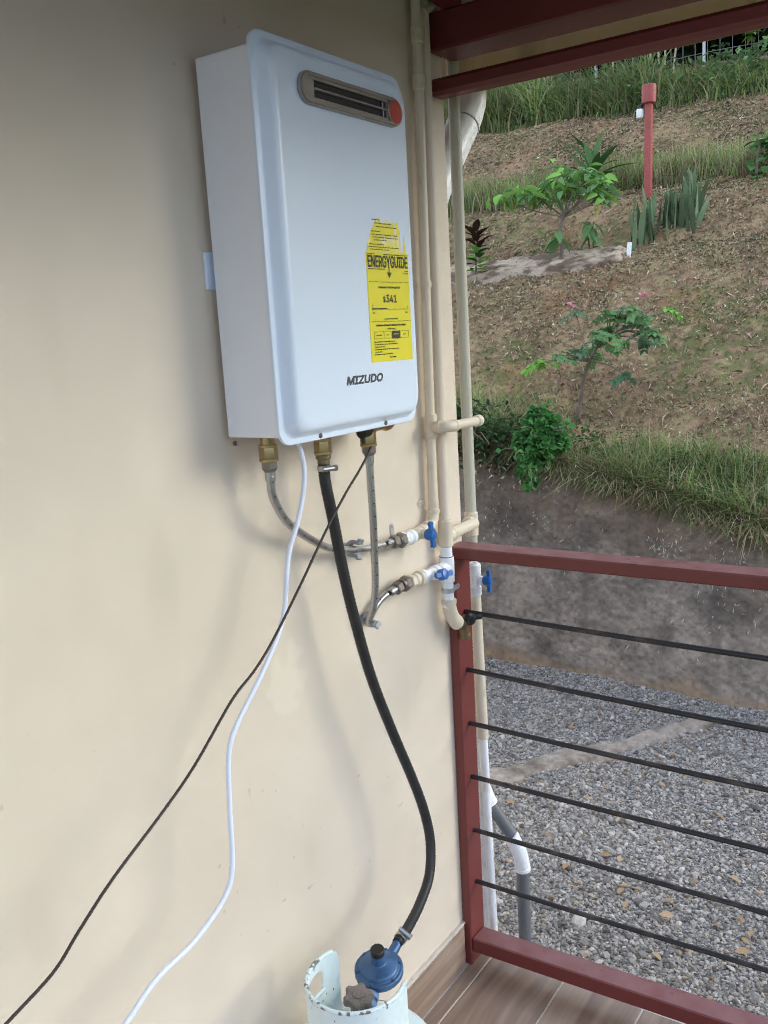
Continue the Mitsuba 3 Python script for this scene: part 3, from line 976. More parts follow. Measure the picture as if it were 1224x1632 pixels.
for i, (y, z, k) in enumerate(clus):
    at = np.array([3.58 + g.uniform(-0.12, 0.12), y, z])
    src = np.array([3.59, 1.08, 1.33]) if y > 1.05 or z < 1.3 else np.array([3.57, 0.95, 1.47])
    mid = (src + at) / 2 + np.array([0, 0, 0.02])
    part(sb, 'branch', tube([src, mid, at - np.array([0, 0, 0.01])], 0.0035, 6, 0.03), 'bark')
    for q in range(2):
        a = g.uniform(0, 2 * np.pi)
        d = np.array([np.cos(a) * 0.7, np.sin(a), g.uniform(-0.35, 0.15)])
        d = d / np.linalg.norm(d)
        add_leaf(sb, cv[k][(i + q) % 2], at - d * 0.05, d, g.normal(0, 0.4), g.uniform(0.75, 1.05))
for (y, z) in ((1.19, 1.68), (0.74, 1.70)):
    part(sb, 'flower_stem', tube([(3.58, y - 0.01, z - 0.10), (3.58, y, z - 0.02)], 0.003, 5), 'bark')
    fl = []
    for q in range(6):
        lf = leaf_mesh(0.04, 0.026, 0.3, 0.1, 4)
        lf.apply_transform(trimesh.transformations.euler_matrix(g.normal(0, 0.3), -0.5 + g.normal(0, 0.25), q * np.pi / 3 + g.normal(0, 0.15)))
        fl.append(lf)
    m = cat(fl); m.apply_translation((3.58, y, z - 0.01))
    part(sb, 'flower', m, 'petal_pink', True)

# broad-leaved shrub with hanging yellow pods
g = np.random.default_rng(411)
bs = thing('broad_leaf_shrub', 'leggy shrub with drooping bright green leaves and hanging yellow pods beside the stone slab', 'shrub')
zb = float(hill(5.35, 2.01)) - 0.04
trunk_ = [(5.35, 2.01, zb), (5.35, 1.99, 2.17), (5.34, 1.99, 2.34), (5.35, 1.95, 2.45)]
sp_ = smooth_path(trunk_, 0.03)
part(bs, 'trunk', sweep(sp_, np.linspace(0.02, 0.012, len(sp_)), 8), 'bark')
tips = [(2.48, 2.60), (2.37, 2.66), (2.25, 2.63), (2.17, 2.63), (2.06, 2.68), (1.98, 2.76), (1.90, 2.70), (1.80, 2.73), (1.75, 2.70), (1.66, 2.62), (1.64, 2.52), (1.72, 2.55), (1.85, 2.60), (2.12, 2.56), (1.94, 2.60), (2.31, 2.62), (1.7, 2.66)]
for i in range(0, len(tips), 2):
    y, z = tips[i]
    fork = np.array([5.35, 1.97, 2.40])
    part(bs, 'branch', tube([fork, (fork + np.array([5.35, y, z])) / 2 + np.array([g.normal(0, 0.05), 0, -0.02]), (5.35 + g.normal(0, 0.08), y, z)], 0.0065, 6, 0.04), 'bark')
lv = variants([leaf_mesh(0.135, 0.062, 0.25, 0.35), leaf_mesh(0.12, 0.06, 0.35, 0.5), leaf_mesh(0.145, 0.058, 0.2, 0.3)], 'leaf_mid')
lvb = variants([leaf_mesh(0.135, 0.064, 0.25, 0.35), leaf_mesh(0.12, 0.058, 0.3, 0.45)], 'leaf_bright')
for i, (y, z) in enumerate(tips):
    for q in range(18):
        a = g.uniform(0, 2 * np.pi)
        at = np.array([5.35 + g.normal(0, 0.10), y + g.normal(0, 0.03), z + g.normal(0, 0.02)])
        pool = lvb if (i < 4 and q < 9) or q % 3 == 0 else lv
        add_leaf(bs, pool[g.integers(len(pool))], at, (np.cos(a), np.sin(a), g.uniform(-0.55, 0.2)), g.normal(0, 0.4), g.uniform(0.55, 1.0))
for q in range(6):
    a = g.uniform(0, 2 * np.pi)
    add_leaf(bs, lv[q % 3], (5.33, 2.03 + g.normal(0, 0.05), 2.25 + g.normal(0, 0.03)), (np.cos(a), np.sin(a), -0.5), 0, 1.1)
podm = mikit.ply(sweep(smooth_path([(0, 0, 0), (0.004, 0, -0.04), (0, 0, -0.10)], 0.012), 0.009 * np.sin(np.linspace(0.15, np.pi - 0.1, len(smooth_path([(0, 0, 0), (0.004, 0, -0.04), (0, 0, -0.10)], 0.012)))), 7), 'pod_yellow', True)
for (y, z) in [(2.46, 2.60), (2.21, 2.58), (2.39, 2.62), (1.66, 2.51), (1.72, 2.58), (1.93, 2.64), (1.68, 2.45), (2.19, 2.60)]:
    part(bs, 'pod', podm, None, to_world=T().translate([5.28 + g.normal(0, 0.03), y, z]))

# sapling beside it
sp = thing('leafy_sapling', 'thin young sapling with a few broad green leaves standing behind the stone slab', 'sapling')
for dy in (0, 0.035):
    part(sp, 'stem', tube([(5.55, 1.83 - dy, float(hill(5.55, 1.83)) - 0.05), (5.55, 1.85 - dy, 2.28), (5.54, 1.83 - dy, 2.36)], 0.007, 6, 0.04), 'bark')
for q in range(8):
    a = q * 0.9 + g.normal(0, 0.2)
    add_leaf(sp, lv[q % 3], (5.54, 1.83 + g.normal(0, 0.03), 2.35 + g.normal(0, 0.04)), (np.cos(a), np.sin(a), g.uniform(-0.9, -0.1)), 0, g.uniform(0.95, 1.3))

# strap-leaved plant behind
g = np.random.default_rng(421)
dp = thing('strap_leaf_plant', 'dark green plant with long pointed strap leaves growing in front of the grass strip', 'plant')
zb = float(hill(6.5, 2.17))
part(dp, 'stem', tube([(6.5, 2.17, zb - 0.05), (6.5, 2.17, zb + 0.22)], 0.014, 7), 'bark')
sl = variants([leaf_mesh(0.36, 0.075, 0.35, 0.3, 7, 1.2), leaf_mesh(0.40, 0.07, 0.4, 0.45, 7, 1.2)], 'leaf_dark') + variants([leaf_mesh(0.36, 0.065, 0.35, 0.2, 7, 1.2)], 'leaf_mid')
for q in range(24):
    a = q * 2.4
    e = 0.15 + 1.25 * (q / 23)
    add_leaf(dp, sl[q % 3], (6.5, 2.17, zb + 0.14 + 0.008 * q), (np.cos(a) * np.cos(e), np.sin(a) * np.cos(e), np.sin(e)), g.normal(0, 0.2), g.uniform(0.75, 1.05))

# snake plants: upright mottled swords
g = np.random.default_rng(431)
sn = thing('snake_plant_clump', 'clump of upright grey-green mottled sword leaves at the foot of the red lamp post', 'snake plant')


def sword(L, w, bend, tw):
    t = np.linspace(0, 1, 8)
    wd = w * np.minimum(1, (1 - t) * 2.6) ** 0.7 * (0.65 + 0.35 * np.minimum(1, t * 3)) / 2
    rows = []
    for i, u in enumerate(t):
        a = tw * u
        cx, cy = bend * u ** 2, 0.0
        dx, dy = np.cos(a) * wd[i], np.sin(a) * wd[i]
        rows += [(cx - dx, cy - dy, u * L), (cx - dy * 0.35, cy + dx * 0.35, u * L), (cx + dx, cy + dy, u * L)]
    f = []
    for i in range(7):
        a = 3 * i
        f += [[a, a + 1, a + 4], [a, a + 4, a + 3], [a + 1, a + 2, a + 5], [a + 1, a + 5, a + 4]]
    return trimesh.Trimesh(rows, f, process=False)


swm = [sword(0.42, 0.060, 0.05, 0.6), sword(0.38, 0.054, -0.06, -0.7), sword(0.46, 0.056, 0.03, 1.0)]
sw = [v for i_ in range(4) for v in variants(swm, f'leaf_snake_{i_}')]
for q in range(62):
    t = g.random()
    y = 1.53 - t * 0.44 + g.normal(0, 0.03)
    x = 5.74 + 0.25 * t + g.normal(0, 0.07)
    lx, ly = g.normal(0, 0.10), g.normal(0, 0.10)
    M = np.eye(4)
    z = np.array([lx, ly, 1.0]); z /= np.linalg.norm(z)
    xx = np.array([np.cos(q), np.sin(q), 0]); xx -= z * xx.dot(z); xx /= np.linalg.norm(xx)
    s_ = g.uniform(0.5, 0.92)
    M[:3, 0], M[:3, 1], M[:3, 2], M[:3, 3] = xx * s_, np.cross(z, xx) * s_, z * s_, (x, y, float(hill(x, y)) - 0.02)
    part(sn, 'leaf', sw[g.integers(12)], None, to_world=T(M.tolist()))

# dark croton-like plant by the pipe
g = np.random.default_rng(441)
cp = thing('croton_plant', 'small plant with maroon top and glossy green lower leaves half hidden by the outside pipe', 'plant')
zb = float(hill(5.2, 2.68))
part(cp, 'stem', tube([(5.2, 2.70, zb - 0.03), (5.2, 2.69, zb + 0.2), (5.19, 2.68, zb + 0.38)], 0.009, 6), 'bark')
cl_ = variants([leaf_mesh(0.15, 0.06, 0.3, 0.3)], 'leaf_maroon') + variants([leaf_mesh(0.14, 0.07, 0.25, 0.3)], 'leaf_bright') + variants([leaf_mesh(0.14, 0.07, 0.25, 0.35)], 'leaf_dark')
for q in range(34):
    h = q / 33
    a = q * 2.4
    k = 0 if h > 0.6 else (1 if q % 3 else 2)
    add_leaf(cp, cl_[k], (5.2, 2.68 + g.normal(0, 0.02), zb + 0.05 + 0.32 * h), (np.cos(a), np.sin(a), 0.2 + 0.9 * h), 0, g.uniform(0.8, 1.15))

# glossy shrub at the right edge
rp = thing('glossy_shrub', 'low shrub with rounded glossy leaves at the right end of the grass strip', 'shrub')
zb = float(hill(6.6, 0.78))
part(rp, 'stem', tube([(6.6, 0.80, zb - 0.03), (6.6, 0.79, zb + 0.15), (6.6, 0.77, zb + 0.28)], 0.011, 6), 'bark')
gl = variants([leaf_mesh(0.115, 0.075, 0.2, 0.25)], 'leaf_vine') + variants([leaf_mesh(0.12, 0.075, 0.25, 0.3)], 'leaf_dark') + variants([leaf_mesh(0.115, 0.07, 0.2, 0.2)], 'leaf_mid')
for q in range(46):
    a = g.uniform(0, 2 * np.pi)
    add_leaf(rp, gl[q % 3], (6.6 + g.normal(0, 0.07), 0.74 + g.normal(0, 0.085), zb + g.uniform(0.02, 0.36)), (np.cos(a), np.sin(a), g.uniform(-0.3, 0.8)), g.normal(0, 0.4), g.uniform(0.75, 1.1))

# bright vine mound on the wall edge
g = np.random.default_rng(451)
vp = thing('vine_mound', 'mound of bright green creeping vine hanging over the wall edge left of the shrub', 'vine')
lf = leaf_mesh(0.036, 0.032, 0.25, 0.25, 4)
vleaf = mikit.ply(lf, 'leaf_vine', True)
n = 1150
ms = []
u = g.normal(0, 1, (n, 3)); u /= np.linalg.norm(u, axis=1, keepdims=True)
rad = g.uniform(0.75, 1.05, n) ** 0.5
blob = np.array([(2.90, 1.10, 1.04, 0.10, 0.09, 0.08), (2.86, 1.03, 0.99, 0.10, 0.08, 0.10), (2.78, 1.03, 0.90, 0.07, 0.07, 0.10), (2.715, 1.085, 0.80, 0.04, 0.055, 0.11), (2.84, 1.16, 0.93, 0.08, 0.07, 0.08), (2.88, 0.96, 0.93, 0.06, 0.04, 0.05)])
bi = g.choice(6, n, p=[0.24, 0.24, 0.18, 0.12, 0.14, 0.08])
c = blob[bi, :3] + u * rad[:, None] * blob[bi, 3:] * np.array([0.8, 0.66, 0.85]) * (1 + 0.9 * (meshkit.fbm(u * 2.2 + 5 + bi[:, None], 3, 3)[:, None] - 0.5))
V, F = [], []
for i in range(n):
    q = lf.copy()
    out = u[i] * np.array([1, 1, 0.6]) + g.normal(0, 0.45, 3) + np.array([0, 0, -0.2])
    M = np.array(place(c[i], out, g.normal(0, 0.8), g.uniform(0.7, 1.25)).matrix)
    V.append(q.vertices @ M[:3, :3].T + M[:3, 3]); F.append(q.faces + i * len(q.vertices))
part(vp, 'foliage', (np.vstack(V), np.vstack(F)), 'leaf_vine', True, kind='stuff')
for q in range(16):
    b_ = blob[g.integers(0, 6)]
    a = g.uniform(0, 2 * np.pi)
    p0 = b_[:3]
    p2 = p0 + np.array([np.cos(a) * 0.12 - 0.05, np.sin(a) * 0.15, g.uniform(-0.08, 0.14)])
    pth = smooth_path([p0, (p0 + p2) / 2 + np.array([0, 0, 0.06]), p2], 0.03)
    part(vp, 'shoot', sweep(pth, 0.002, 5), 'bark')
    for w in pth[2:]:
        add_leaf(vp, vleaf, w + g.normal(0, 0.008, 3), g.normal(0, 1, 3) + np.array([-0.4, 0, -0.2]), g.normal(0, 0.6), g.uniform(0.7, 1.3))
part(vp, 'stem', tube([(2.95, 1.08, 0.85), (2.88, 1.06, 1.0), (2.80, 1.03, 0.86)], 0.004, 5, 0.03), 'bark')

# darker weeds left of the vine mound
wv = thing('leafy_weeds', 'dark leafy weeds between the outside pipe and the bright vine mound', 'weeds', kind='stuff')
n = 2600
x, y, k = clump_pts(g, n, 2.78, 3.05, 1.18, 1.75, 26, 0.06)
c = np.stack([x, y, hill(x, y) + g.uniform(-0.06, 0.20, n) * k], -1)
m, cc = join([leaf_cards(c, g.uniform(0.02, 0.05, n), 456, pick(g, n, np.array([[0.04, 0.085, 0.035], [0.06, 0.12, 0.05], [0.035, 0.06, 0.03]]), [1, 1, 1]))])
whole(wv, m, 'grass_vc', False, color=cc)

# flat stone slab
g = np.random.default_rng(461)
sla = thing('stone_slab', 'long flat weathered stone slab half buried in the slope under the broad-leaf shrub', 'stone slab')
ys = np.linspace(1.42, 3.1, 60)
up_ = []
sy = np.arange(1.40, 3.15, 0.02)
sx = np.arange(5.0, 5.72, 0.02)
SX, SY = np.meshgrid(sx, sy, indexing='ij')
pn = np.stack([SX, SY, 0 * SX], -1)
rag = (meshkit.fbm(pn * 6, 3, 61) - 0.5) * 0.16
xf = np.interp(SY, [1.45, 1.55, 1.7, 1.9, 2.2, 2.5, 2.8, 3.1], [5.34, 5.24, 5.18, 5.15, 5.12, 5.14, 5.10, 5.10])
m_ = np.clip(np.minimum(np.minimum(SX - xf + rag * 0.5, 5.58 + rag - SX), SY - 1.45 + rag) / 0.05, 0, 1) ** 0.6
topz = 1.955 + (SX - 5.12) * 0.42 + np.round(meshkit.fbm(pn * np.array([9, 3, 1]), 3, 62) * 4) * 0.014 + (meshkit.fbm(pn * 14, 3, 63) - 0.5) * 0.03
base = hill(SX, SY) - 0.09
slab = grid_mesh(SX, SY, base + np.maximum(topz - base, 0.1) * m_)
whole(sla, slab, 'slab_stone', True)

# plant stake
st = thing('plant_stake', 'small white plastic stake standing in the soil beside the sword-leaf clump', 'stake')
m = cbox(-0.004, 0.004, -0.018, 0.018, -0.04, 0.10, 0.003)
m.apply_transform(trimesh.transformations.euler_matrix(0.08, 0.1, 0.3)); m.apply_translation((5.45, 1.48, float(hill(5.45, 1.48)) + 0.01))
whole(st, m, 'lamp_white', False)

# ------------------------------------------------------------------ garden lamp post
lp = thing('lamp_post', 'slender red square garden lamp post with a red cap and a white jar light', 'lamp post')
zb = float(hill(6.3, 1.605))
def tilted(m):
    m.apply_transform(trimesh.transformations.rotation_matrix(0.012, [1, 0, 0], [6.3, 1.605, zb]))
    return m
part(lp, 'post', tilted(cbox(6.272, 6.328, 1.577, 1.633, zb - 0.1, zb + 0.80, 0.004)), 'lamp_red', False)
cap = lathe([(0.0, -0.135), (0.050, -0.135), (0.058, -0.128), (0.060, 0.0), (0.055, 0.012), (0.0, 0.016)], 28, (6.3, 1.605, zb + 0.89))
part(lp, 'cap', tilted(cap), 'lamp_red', 40)
part(lp, 'bracket', tilted(cat(rod((6.29, 1.63, zb + 0.752), (6.29, 1.675, zb + 0.752), 0.008, 8), rod((6.29, 1.675, zb + 0.752), (6.29, 1.675, zb + 0.715), 0.022, 12))), 'black_plastic')
part(lp, 'lamp_jar', tilted(lathe([(0.0, 0.0), (0.024, 0.0), (0.031, 0.008), (0.032, 0.06), (0.026, 0.072), (0, 0.074)], 20, (6.29, 1.675, zb + 0.648))), 'lamp_white', 40)

# ------------------------------------------------------------------ wire fence, stalks, forest
wf = thing('wire_fence', 'thin wire mesh fence with pale steel posts along the top of the slope', 'fence')
for y in (0.6, 2.56, 4.05, 5.6):
    z = float(hill(11.5, y))
    part(wf, 'post', rod((11.5, y, z - 0.25), (11.5, y, z + 1.1), 0.022, 12), 'post_steel')
ws = []
fence_y = np.arange(-1.0, 7.0, 0.16)
for y in fence_y:
    z = float(np.interp(y, [-1, 7], [0, 0])) + float(hill(11.52, y))
    ws.append(rod((11.52, y, z + 0.0), (11.52, y + 0.01, z + 1.1), 0.004, 4))
for k in range(7):
    ws.append(sweep(np.array([(11.52, y, float(hill(11.52, y)) * 0.2 + 0.8 * 4.79 + 0.02 + 0.16 * k + 0.01 * np.sin(y * 3)) for y in np.arange(-1, 7, 0.3)]), 0.004, 4))
part(wf, 'wire_mesh', cat(ws), 'wire', False)
g = np.random.default_rng(471)
for i, (y, lean, h) in enumerate([(3.10, 0.02, 0.75), (2.98, 0.05, 0.8), (2.93, -0.02, 0.8), (2.84, -0.12, 0.8), (4.55, 0.1, 0.6), (3.62, 0.0, 0.55)]):
    k = thing('dry_stalk', 'thin pale dry stalk standing in the grass before the wire fence', 'stalk', group='dry stalks before the wire fence')
    z = float(hill(11.0, y))
    whole(k, tube([(11.0, y, z - 0.1), (11.0, y + lean * 0.5, z + h * 0.5), (11.0, y + lean, z + h)], 0.013, 6, 0.1), 'stalk_dry')
k = thing('seedling', 'small bright green seedling growing against the wire fence', 'plant')
z = float(hill(11.45, 1.95))
part(k, 'stem', tube([(11.45, 1.95, z), (11.45, 1.95, z + 0.28)], 0.006, 5), 'bark')
for q in range(9):
    a = q * 0.75
    add_leaf(k, lvb[q % 2], (11.45, 1.95, z + 0.24 + 0.01 * q), (np.cos(a), np.sin(a), g.uniform(-0.2, 0.4)), 0, 1.0)

# dark trees behind the fence
g = np.random.default_rng(481)
tree_leaf = leaf_mesh(0.24, 0.12, 0.25, 0.3, 3)


def tree(x, y, h, r, seed, label):
    g2 = np.random.default_rng(seed)
    k = thing('forest_tree', label, 'tree', group='dark trees behind the wire fence')
    z = float(hill(x, y))
    p = smooth_path([(x, y, z - 0.3), (x + g2.normal(0, 0.15), y + g2.normal(0, 0.15), z + h * 0.4), (x + g2.normal(0, 0.3), y + g2.normal(0, 0.3), z + h * 0.85)], 0.4)
    tr_ = [sweep(p, np.linspace(0.15, 0.05, len(p)), 8)]
    nL = 3000
    cc_ = []
    for q in range(16):
        hh = g2.uniform(0.10, 0.95)
        a = g2.uniform(0, 2 * np.pi)
        base = p[int(hh * (len(p) - 1))]
        e = base + np.array([np.cos(a) * r, np.sin(a) * r, g2.uniform(-0.1, 0.6)]) * g2.uniform(0.45, 1.0)
        tr_.append(tube([base, (base + e) / 2 + [0, 0, 0.1], e], 0.03, 5, 0.5))
        cc_.append(e)
    part(k, 'trunk', cat(tr_), 'forest_bark')
    cc_ = np.array(cc_)
    pts = cc_[g2.integers(0, len(cc_), nL)] + g2.normal(0, 1, (nL, 3)) * np.array([0.5, 0.5, 0.38])
    pts[:, 2] = np.maximum(pts[:, 2], z + 0.05)
    V, F = [], []
    for i in range(nL):
        M = np.array(place(pts[i], g2.normal(0, 1, 3) * [1, 1, 0.5], g2.normal(0, 0.6), g2.uniform(0.7, 1.5)).matrix)
        V.append(tree_leaf.vertices @ M[:3, :3].T + M[:3, 3]); F.append(tree_leaf.faces + i * len(tree_leaf.vertices))
    part(k, 'crown', (np.vstack(V), np.vstack(F)), 'leaf_forest', True)


for i, (x, y, h, r) in enumerate([(13.2, 1.0, 4.5, 1.5), (13.0, 2.6, 4.2, 1.5), (14.2, 0.0, 5, 1.8), (13.6, 4.2, 4.6, 1.6), (14.6, 1.9, 5, 1.8), (14.8, 3.4, 5.2, 1.8), (13.4, 5.8, 4.6, 1.6), (13.4, -1.2, 4.6, 1.6)]):
    tree(x, y, h, r, 500 + i, 'dark shaded tree standing behind the wire fence at the top of the slope')

# fallen leaves on the gravel
g = np.random.default_rng(491)
fl = variants([leaf_mesh(0.05, 0.024, 0.35, 0.1, 4), leaf_mesh(0.045, 0.028, 0.5, -0.15, 4), leaf_mesh(0.038, 0.02, 0.3, 0.2, 4)], 'leaf_fallen')
for i, (x, y) in enumerate([(0.96, 0.16), (1.13, 0.05), (0.76, 0.11), (0.91, -0.06), (0.97, -0.08), (0.89, -0.46), (0.91, -0.48), (0.77, -0.34), (0.68, -0.25), (0.85, -0.1), (0.83, -0.50), (1.15, 0.31), (1.36, 0.11), (0.97, -0.23), (1.75, 0.07), (1.48, 0.36), (1.31, 0.52), (1.92, -0.17), (1.1, 0.01), (0.89, -0.25), (1.6, -0.2), (2.1, 0.6), (1.9, 0.9), (1.2, -0.35), (2.2, -0.3), (1.85, 0.3), (1.0, -0.42)]):
    k = thing('fallen_leaf', 'small dry orange-brown leaf lying on the grey gravel', 'leaf', group='dry leaves on the gravel')
    scene[k] = {**fl[i % 3], 'to_world': place((x, y, float(bed(np.array(x), np.array(y))) + 0.017), (np.cos(i * 2.1), np.sin(i * 2.1), g.uniform(-0.1, 0.1)), g.normal(0, 0.3), g.uniform(0.7, 1.15))}

# ------------------------------------------------------------------ house wall, porch floor
hw = thing('house_wall', 'smooth cream painted house wall carrying the water heater', 'wall')
part(hw, 'wall', cbox(-6.0, 0.064, 0.0, 5.0, -0.45, 2.62, 0.006), 'wall_paint', False)
scr = mikit.ply(cat(rod((0, 0, 0), (0, -0.0016, 0), 0.0042, 12)), 'dark_nut', 30)
part(hw, 'wall_plug', scr, None, label='dark plugged screw hole below the heater', to_world=T().translate([-0.677, 0, 1.397]))
x0 = -6.0
for i, x1 in enumerate((-5.4, -4.5, -3.6, -2.7, -1.8, -0.93, -0.026)):
    part(hw, 'skirting_tile', cbox(x0 + 0.0015, x1 - 0.0015, -0.0105, 0.0, 0.003, 0.116, 0.0012), f'tile_{i % 4}', False)
    x0 = x1
sk = []
g = np.random.default_rng(61)
for xx in np.arange(-1.3, -0.03, 0.02):
    w = g.uniform(0.008, 0.012)
    sk.append(cbox(xx, xx + 0.021, -0.0085 - 0.002 * g.random(), 0.0, 0.1155, 0.1155 + w * 0.6, 0.001))
part(hw, 'skirting_grout', cat(sk), 'grout', False)

pf = thing('porch_floor', 'porch floor of brown wood-look tiles with pale grout lines', 'floor')
part(pf, 'slab', cbox(-6.0, 0.13, -1.22, 0.0, -0.5, 0.0014, 0.004), 'grout', False)
rows = [(-0.048, -0.0125)] + [(-0.0515 - 0.192 * (k + 1) + 0.0035, -0.0515 - 0.192 * k) for k in range(6)]
ends = [-0.42, -0.10, -0.31, -0.55, -0.16, -0.38, -0.6, -0.2, -0.45, -0.3, -0.1, -0.5, -0.25, -0.4]
n_t = 0
for k, (ya, yb) in enumerate(rows):
    xr = 0.1 if k < 2 else 0.047
    xe = [xr]
    x = ends[k] if k > 1 else -0.82
    while x > -3.2:
        xe.append(x); x -= 0.9
    xe.append(-6.0)
    for a, b in zip(xe[1:], xe[:-1]):
        part(pf, 'tile', cbox(a + 0.0017, b - 0.0017, ya, yb, -0.008, 0.0025 + 0.0004 * (n_t % 3), 0.0012), f'tile_{(n_t * 7 + k) % 4}', False)
        n_t += 1
for k in range(2):
    part(pf, 'edge_tile', cbox(0.0505, 0.128, -0.236 - 0.49 * (k + 1) + 0.003, -0.236 - 0.49 * k, -0.008, 0.0028, 0.0012), f'tile_{(k + 1) % 4}', False)

# ------------------------------------------------------------------ roof
pr_ = thing('porch_roof', 'porch roof with dark red beams over the railing', 'roof')
part(pr_, 'beam', cbox(0.0, 0.10, -1.15, -0.001, 2.130, 2.206, 0.004), 'beam_paint', False)
part(pr_, 'lower_beam', cbox(-0.008, 0.040, -1.15, -0.002, 2.0415, 2.0765, 0.008), 'beam_paint', False, label='thin dark red square tube running below the main beam')
part(pr_, 'front_beam', cbox(-6.0, -0.002, -1.16, -1.08, 2.135, 2.27, 0.004), 'beam_paint', False)
RZ = lambda x: 2.262 - 0.10 * x


def slope_box(x0, x1, y0, y1, d0, d1):
    pts = []
    for x in (x0, x1):
        for y in (y0, y1):
            pts += [(x, y, RZ(x) + d0), (x, y, RZ(x) + d1)]
    return hull(pts)


for yy in (-0.08, -1.13):
    part(pr_, 'rafter', slope_box(-6.0, 0.30, yy, yy + 0.079, -0.058, 0.0) if yy < -0.1 else slope_box(-6.0, -0.001, -0.085, -0.040, -0.058, 0.0), 'beam_paint', False)
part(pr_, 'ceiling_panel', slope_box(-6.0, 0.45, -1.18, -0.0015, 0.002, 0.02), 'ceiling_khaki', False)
part(pr_, 'roof_sheet', slope_box(-6.1, 0.46, -1.20, 0.5, 0.03, 0.05), 'beam_paint', False)
gut = []
for (a, b, c, d) in ((0.330, 0.336, 2.153, 2.245), (0.336, 0.45, 2.153, 2.159), (0.444, 0.45, 2.159, 2.235)):
    gut.append(cbox(a, b, -1.20, 0.7, c, d, 0.0015))
part(pr_, 'gutter', cat(gut), 'gutter_khaki', False, label='stained khaki gutter behind the beams')

# ------------------------------------------------------------------ railing
rl = thing('railing', 'dark red metal porch railing with six thin black horizontal rods', 'railing')
part(rl, 'post', cbox(-0.020, 0.050, -0.024, -0.0012, 0.004, 1.046, 0.003), 'red_paint', False)
part(rl, 'post', cbox(-0.020, 0.050, -1.18, -1.12, 0.004, 1.046, 0.003), 'red_paint', False)
part(rl, 'top_rail', cbox(-0.018, 0.047, -1.18, -0.001, 1.0465, 1.0745, 0.003), 'red_paint', False)
br = cbox(-0.017, 0.040, -1.119, -0.0245, 0.040, 0.078, 0.003)
br.vertices[:, 2] += -0.030 * np.minimum(0, br.vertices[:, 1])
part(rl, 'bottom_rail', br, 'red_paint', False)
for k in range(6):
    z0 = [0.911, 0.768, 0.633, 0.495, 0.354, 0.215][k]
    z1 = [0.902, 0.755, 0.629, 0.496, 0.357, 0.227][k]
    pts = [(0.015, -0.023, z0 + 0.003), (0.015, -0.35, (z0 + z1) / 2), (0.015, -0.70, z1), (0.015, -1.13, z1)]
    part(rl, 'rod', tube(pts, 0.0058, 10, 0.05), 'rod_black')

# ------------------------------------------------------------------ water heater
wh = thing('water_heater', 'white wall-mounted gas water heater with a yellow energy label', 'water heater')
part(wh, 'cabinet', cbox(-0.7065, -0.322, -0.1235, -0.015, 1.4105, 1.9765, 0.002), 'side_enamel', False)
HX0, HX1, HZ0, HZ1 = -0.711, -0.316, 1.397, 1.998
part(wh, 'front_panel', rr_loft(HX0, HX1, HZ0, HZ1, [
    (0.0015, -0.1215, 0.024), (0, -0.1222, 0.026), (0, -0.1262, 0.026), (0.0012, -0.1272, 0.025), (0.0085, -0.1272, 0.024), (0.0105, -0.1280, 0.026), (0.0125, -0.1305, 0.027),
    (0.0165, -0.1395, 0.028), (0.0185, -0.1432, 0.029), (0.0205, -0.1462, 0.031), (0.0235, -0.1485, 0.033), (0.0275, -0.1497, 0.034), (0.0325, -0.1500, 0.034)], 12), 'white_enamel', True)
part(wh, 'mounting_bracket', cbox(-0.7125, -0.64, -0.0060, -0.0002, 1.642, 1.699, 0.001), 'white_enamel', False, label='white mounting bracket tab at the left edge')
part(wh, 'mounting_bracket', cbox(-0.60, -0.42, -0.0148, -0.0002, 1.40, 1.43, 0.001), 'galvanised', False)
for (x, z) in ((-0.611, 1.4035), (-0.421, 1.4035)):
    part(wh, 'screw', lathe([(0, 0), (0.0042, 0), (0.0042, 0.0012), (0.003, 0.0026), (0.0012, 0.0026), (0.0012, 0.0018), (0, 0.0018)], 14, (x, -0.1272, z), (0, -1, 0)), 'dark_nut')
for x in (-0.60, -0.425):
    part(wh, 'screw', lathe([(0, 0), (0.0045, 0), (0.0045, 0.002), (0.003, 0.0035), (0, 0.0035)], 12, (x, -0.115, 1.9765 + 0.021), (0, 0, 1)), 'old_brass')

# exhaust vent: stadium frame with two slots, bars and a round red badge
VX0, VX1, VZ = -0.6375, -0.3645, 1.9265
VH = 0.0235
stad = Polygon(rr_loop(VX0, VX1, VZ - VH, VZ + VH, VH - 0.0008, 14))
slot_a = Polygon(rr_loop(-0.604, -0.408, VZ + 0.0015, VZ + 0.0125, 0.001, 3))
slot_b = Polygon(rr_loop(-0.604, -0.408, VZ - 0.0125, VZ - 0.0015, 0.001, 3))
fr_ = stad.difference(slot_a).difference(slot_b)
part(wh, 'vent_recess', extrude(stad.buffer(-0.003), 0.0012, on_wall(0, -0.1498, 0)), 'vent_dark', False)
vf = part(wh, 'vent_frame', cat(extrude(fr_, 0.0055, on_wall(0, -0.1508, 0)), extrude(stad.buffer(-0.0025).difference(stad.buffer(-0.0065)), 0.0025, on_wall(0, -0.1562, 0))), 'vent_metal', False)
for x in (-0.4165,):
    part(wh, 'vent_bar', cbox(x - 0.001, x + 0.001, -0.1555, -0.1515, VZ - 0.0125, VZ + 0.0125, 0.0004), 'steel', False)
part(wh, 'vent_bar', cbox(-0.604, -0.408, -0.1585, -0.1555, VZ - 0.0014, VZ + 0.0014, 0.0005), 'steel', False)
part(wh, 'badge', lathe([(0, 0.0036), (0.0175, 0.0036), (0.0185, 0.0028), (0.0188, 0.0), (0, 0)], 36, (-0.3845, -0.1563, VZ), (0, -1, 0)), 'badge_red', 30, label='round red badge at the right end of the vent')
part(wh, 'vent_frame', ring((-0.3845, -0.1560, VZ), (0, -1, 0), 0.0190, 0.0215, 0.003, 36), 'vent_metal')

